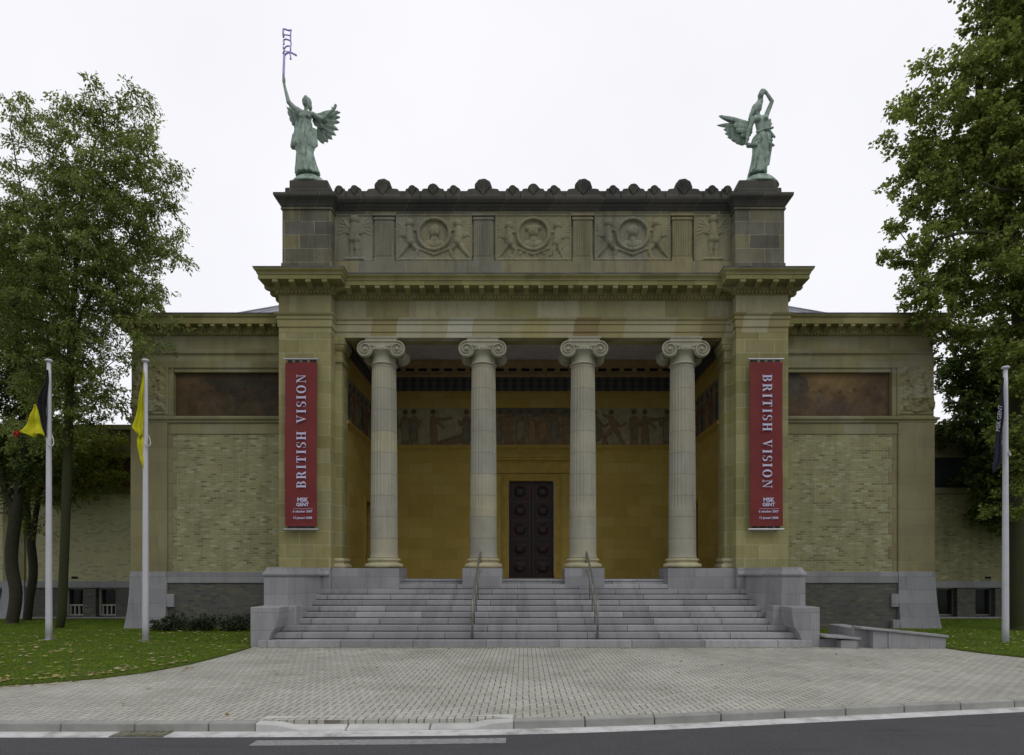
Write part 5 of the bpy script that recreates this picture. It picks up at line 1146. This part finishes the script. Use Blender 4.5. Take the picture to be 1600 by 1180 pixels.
    nr = rg.normal(0,.55,(n,3)); nr[:,2] += 1; sd_ = np.cross(out,nr); sd_ /= np.linalg.norm(sd_,axis=1)[:,None]+1e-9; up = np.cross(sd_,out)
    L_ = ls*(.65+.7*rg.random(n))[:,None]; W_ = L_*aspect
    v0 = pos; v1 = pos+out*L_*.45+sd_*W_*.5+up*L_*.10; v2 = pos+out*L_-up*L_*.08; v3 = pos+out*L_*.45-sd_*W_*.5+up*L_*.10
    Vv = np.stack([v0,v1,v2,v3],1).reshape(-1,3); a = np.arange(n)*4
    Ff = np.stack([a,a+1,a+2,a+3],1); rawmesh('crown', Vv, Ff, lm, root)
    return root
def B(px, py, D, rx, ry, rd=None):
    m_ = D/F; return (SX(px,D), D, SZ(py,D), rx*m_, (rd if rd else .8*max(rx,ry))*m_, ry*m_)
D = 20.0
tr = [[(SX(92,21.0),21.0,0.0),(SX(97,20.8),20.8,.8),(SX(103,20.5),20.5,SZ(800,20.5)),(SX(106,20.3),20.3,SZ(700,20.3)),(SX(110,20),20,SZ(560,20)),(SX(118,20),20,SZ(440,20)),(SX(125,20),20,SZ(330,20)),(SX(150,20),20,SZ(220,20))],
      [(SX(110,20),20,SZ(590,20)),(SX(135,20.2),19.9,SZ(500,20)),(SX(180,20),19.6,SZ(430,20)),(SX(230,20),19.4,SZ(380,20))],
      [(SX(112,20),20,SZ(520,20)),(SX(90,20.2),19.6,SZ(440,20)),(SX(60,20),19.4,SZ(330,20)),(SX(40,20),19.4,SZ(220,20))]]
bl = [B(185,180,D,55,45),B(45,175,D,38,22),B(125,195,D,50,40),B(75,265,D,62,50),B(175,270,D,80,65),B(235,265,D,50,48),B(120,350,D,110,70),B(225,340,D,58,55),B(250,385,D,38,35),B(30,380,D,80,80),B(140,430,D,100,65),B(215,455,D,50,32),B(60,500,D,90,70),B(140,530,D,60,35),B(225,545,18.8,45,22),B(85,600,D,75,52),B(150,640,D,45,25),B(175,575,D,35,22),B(235,500,19.0,40,22),B(60,680,D,55,35),B(185,610,20.2,32,30),B(120,600,20.2,40,40)]
tree('leafy_tree', 'tall green tree with drooping leaflets leaning over the roof edge of the shaded wing', 'tree', tr, bl, 520, 165, .12, M['leafA'], M['mossbark'], 11, .135, .40, .45, .40, 3.4, 'trees beside the museum')
D = 22.8
tr = [[(SX(18,D),D,0),(SX(25,D),D,1.2),(SX(18,D),D,2.8),(SX(38,D),D,SZ(700,D)),(SX(30,D),D,SZ(560,D)),(SX(20,D),D,SZ(430,D))],[(SX(20,D),D,SZ(800,D)),(SX(2,D),D,SZ(740,D)),(SX(-20,D),D,SZ(620,D))],[(SX(22,D),D,SZ(790,D)),(SX(45,D),D-.3,SZ(740,D)),(SX(60,D),D-.5,SZ(640,D))]]
bl = [B(10,420,D,80,80),B(-60,480,D,80,120),B(60,520,D,70,70),B(10,600,D,70,65),B(60,640,D,35,40),B(0,700,D,60,45),B(-60,640,D,70,90),B(60,745,D,55,32),B(10,780,D,40,25)]
tree('leafy_tree', 'dark tree with a stout forked trunk at the edge of the lawn', 'tree', tr, bl, 380, 130, .13, M['leafB'], M['bark'], 21, .20, .42, .3, .5, 2.4, 'trees beside the museum')
D = 24.3
tr = [[(SX(42,D),D,0),(SX(46,D),D,.9),(SX(52,D),D,2.2),(SX(42,D),D,SZ(780,D)),(SX(60,D),D,SZ(700,D)),(SX(70,D),D,SZ(600,D))],[(SX(50,D),D,SZ(850,D)),(SX(62,D),D,SZ(770,D)),(SX(85,D),D,SZ(700,D))]]
bl = [B(70,600,D,70,50),B(120,700,D,70,35),B(60,690,D,70,50),B(150,745,D,45,22),B(90,760,D,45,25),B(60,820,D,25,22),B(165,690,D,30,30)]
tree('leafy_tree', 'slim curved tree with yellowing lower leaves in front of the rear wing', 'tree', tr, bl, 230, 90, .12, M['leafY'], M['bark'], 31, .15, .42, .35, .5, 2.2, 'trees beside the museum')
D = 20.2
tr = [[(SX(1592,D),D,0),(SX(1590,D),D,2),(SX(1588,D),D,SZ(700,D)),(SX(1592,D),D,SZ(560,D)),(SX(1588,D),D,SZ(450,D)),(SX(1570,D),D,SZ(350,D)),(SX(1545,D),D,SZ(250,D)),(SX(1530,D),D,SZ(140,D)),(SX(1545,D),D,SZ(20,D)),(SX(1570,D),D,SZ(-90,D))],
      [(SX(1590,D),D,SZ(520,D)),(SX(1605,D),D-.3,SZ(400,D)),(SX(1615,D),D-.4,SZ(250,D)),(SX(1640,D),D-.5,SZ(80,D))],
      [(SX(1586,D),D,SZ(450,D)),(SX(1555,D),D-.5,SZ(392,D)),(SX(1490,D),D-.9,SZ(386,D)),(SX(1430,D),D-1,SZ(400,D))],
      [(SX(1600,D),D-.3,SZ(350,D)),(SX(1575,D),D-.6,SZ(318,D)),(SX(1520,D),D-1,SZ(325,D)),(SX(1480,D),D-1,SZ(305,D))]]
bl = [B(1580,20,D,60,60),B(1610,-60,D,90,80),B(1560,110,D,75,60),B(1470,135,D,55,38),B(1420,195,D,38,42),B(1500,210,D,75,60),B(1580,220,D,80,80),B(1440,270,D,50,42),B(1520,310,D,80,60),B(1600,330,D,80,70),B(1425,395,D,35,26),B(1480,410,D,75,45),B(1560,440,D,80,60),B(1440,470,D,42,35),B(1500,500,D,55,35),B(1630,480,D,70,90),B(1660,150,D,60,150),B(1600,570,19.3,38,60),B(1598,690,19.2,32,60),B(1590,790,19.1,26,36),B(1415,350,D,30,26)]
tree('broadleaf_tree', 'towering green tree with broad leaves rising out of the top of the picture', 'tree', tr, bl, 580, 215, .115, M['leafC'], M['mossbark'], 41, .27, .42, .15, .85, 4.5, 'trees beside the museum')
D = 24.3
tr = [[(SX(1640,D),D,0),(SX(1636,D),D,3),(SX(1620,D),D,SZ(700,D)),(SX(1600,D),D,SZ(560,D)),(SX(1580,D),D,SZ(480,D))]]
bl = [B(1530,560,D,65,55),B(1600,600,D,70,80),B(1520,655,D,55,50),B(1560,730,D,60,50),B(1590,800,D,45,45),B(1555,790,D,28,32),B(1500,600,D,35,40),B(1660,700,D,60,110)]
tree('broadleaf_tree', 'shadowy lower tree hanging its branches in front of the far brick wall', 'tree', tr, bl, 330, 200, .135, M['leafB'], M['bark'], 51, .24, .42, .3, .75, 2.6, 'trees beside the museum')
for i,(px_,w_,h_,lab) in enumerate(((266,19,28,'round dark shrub growing nearest the tall corner pillar of the shaded wing'),(318,20,32,'middle dark shrub growing along the grey brick base of the shaded wing'),(372,17,30,'small dark shrub growing beside the stepped stair block'))):
    D = 19.9; x = SX(px_,D); b0 = (x,D,.02); rgz = SZ(978,D)
    bl = [(x-.14,D,.28,.6*w_/28,.4,.27*h_/30),(x+.17,D,.36,.5*w_/28,.35,.30*h_/30),(x,D,.25,.6*w_/28,.4,.22)]
    tree('shrub', lab, 'shrub', [[b0,(x,D,.2),(x+.03,D,.4)]], bl, 45, 32, .08, M['shrubleaf'], M['bark'], 61+i, .03, .13, .2, .6, .0, 'shrubs along the wing')
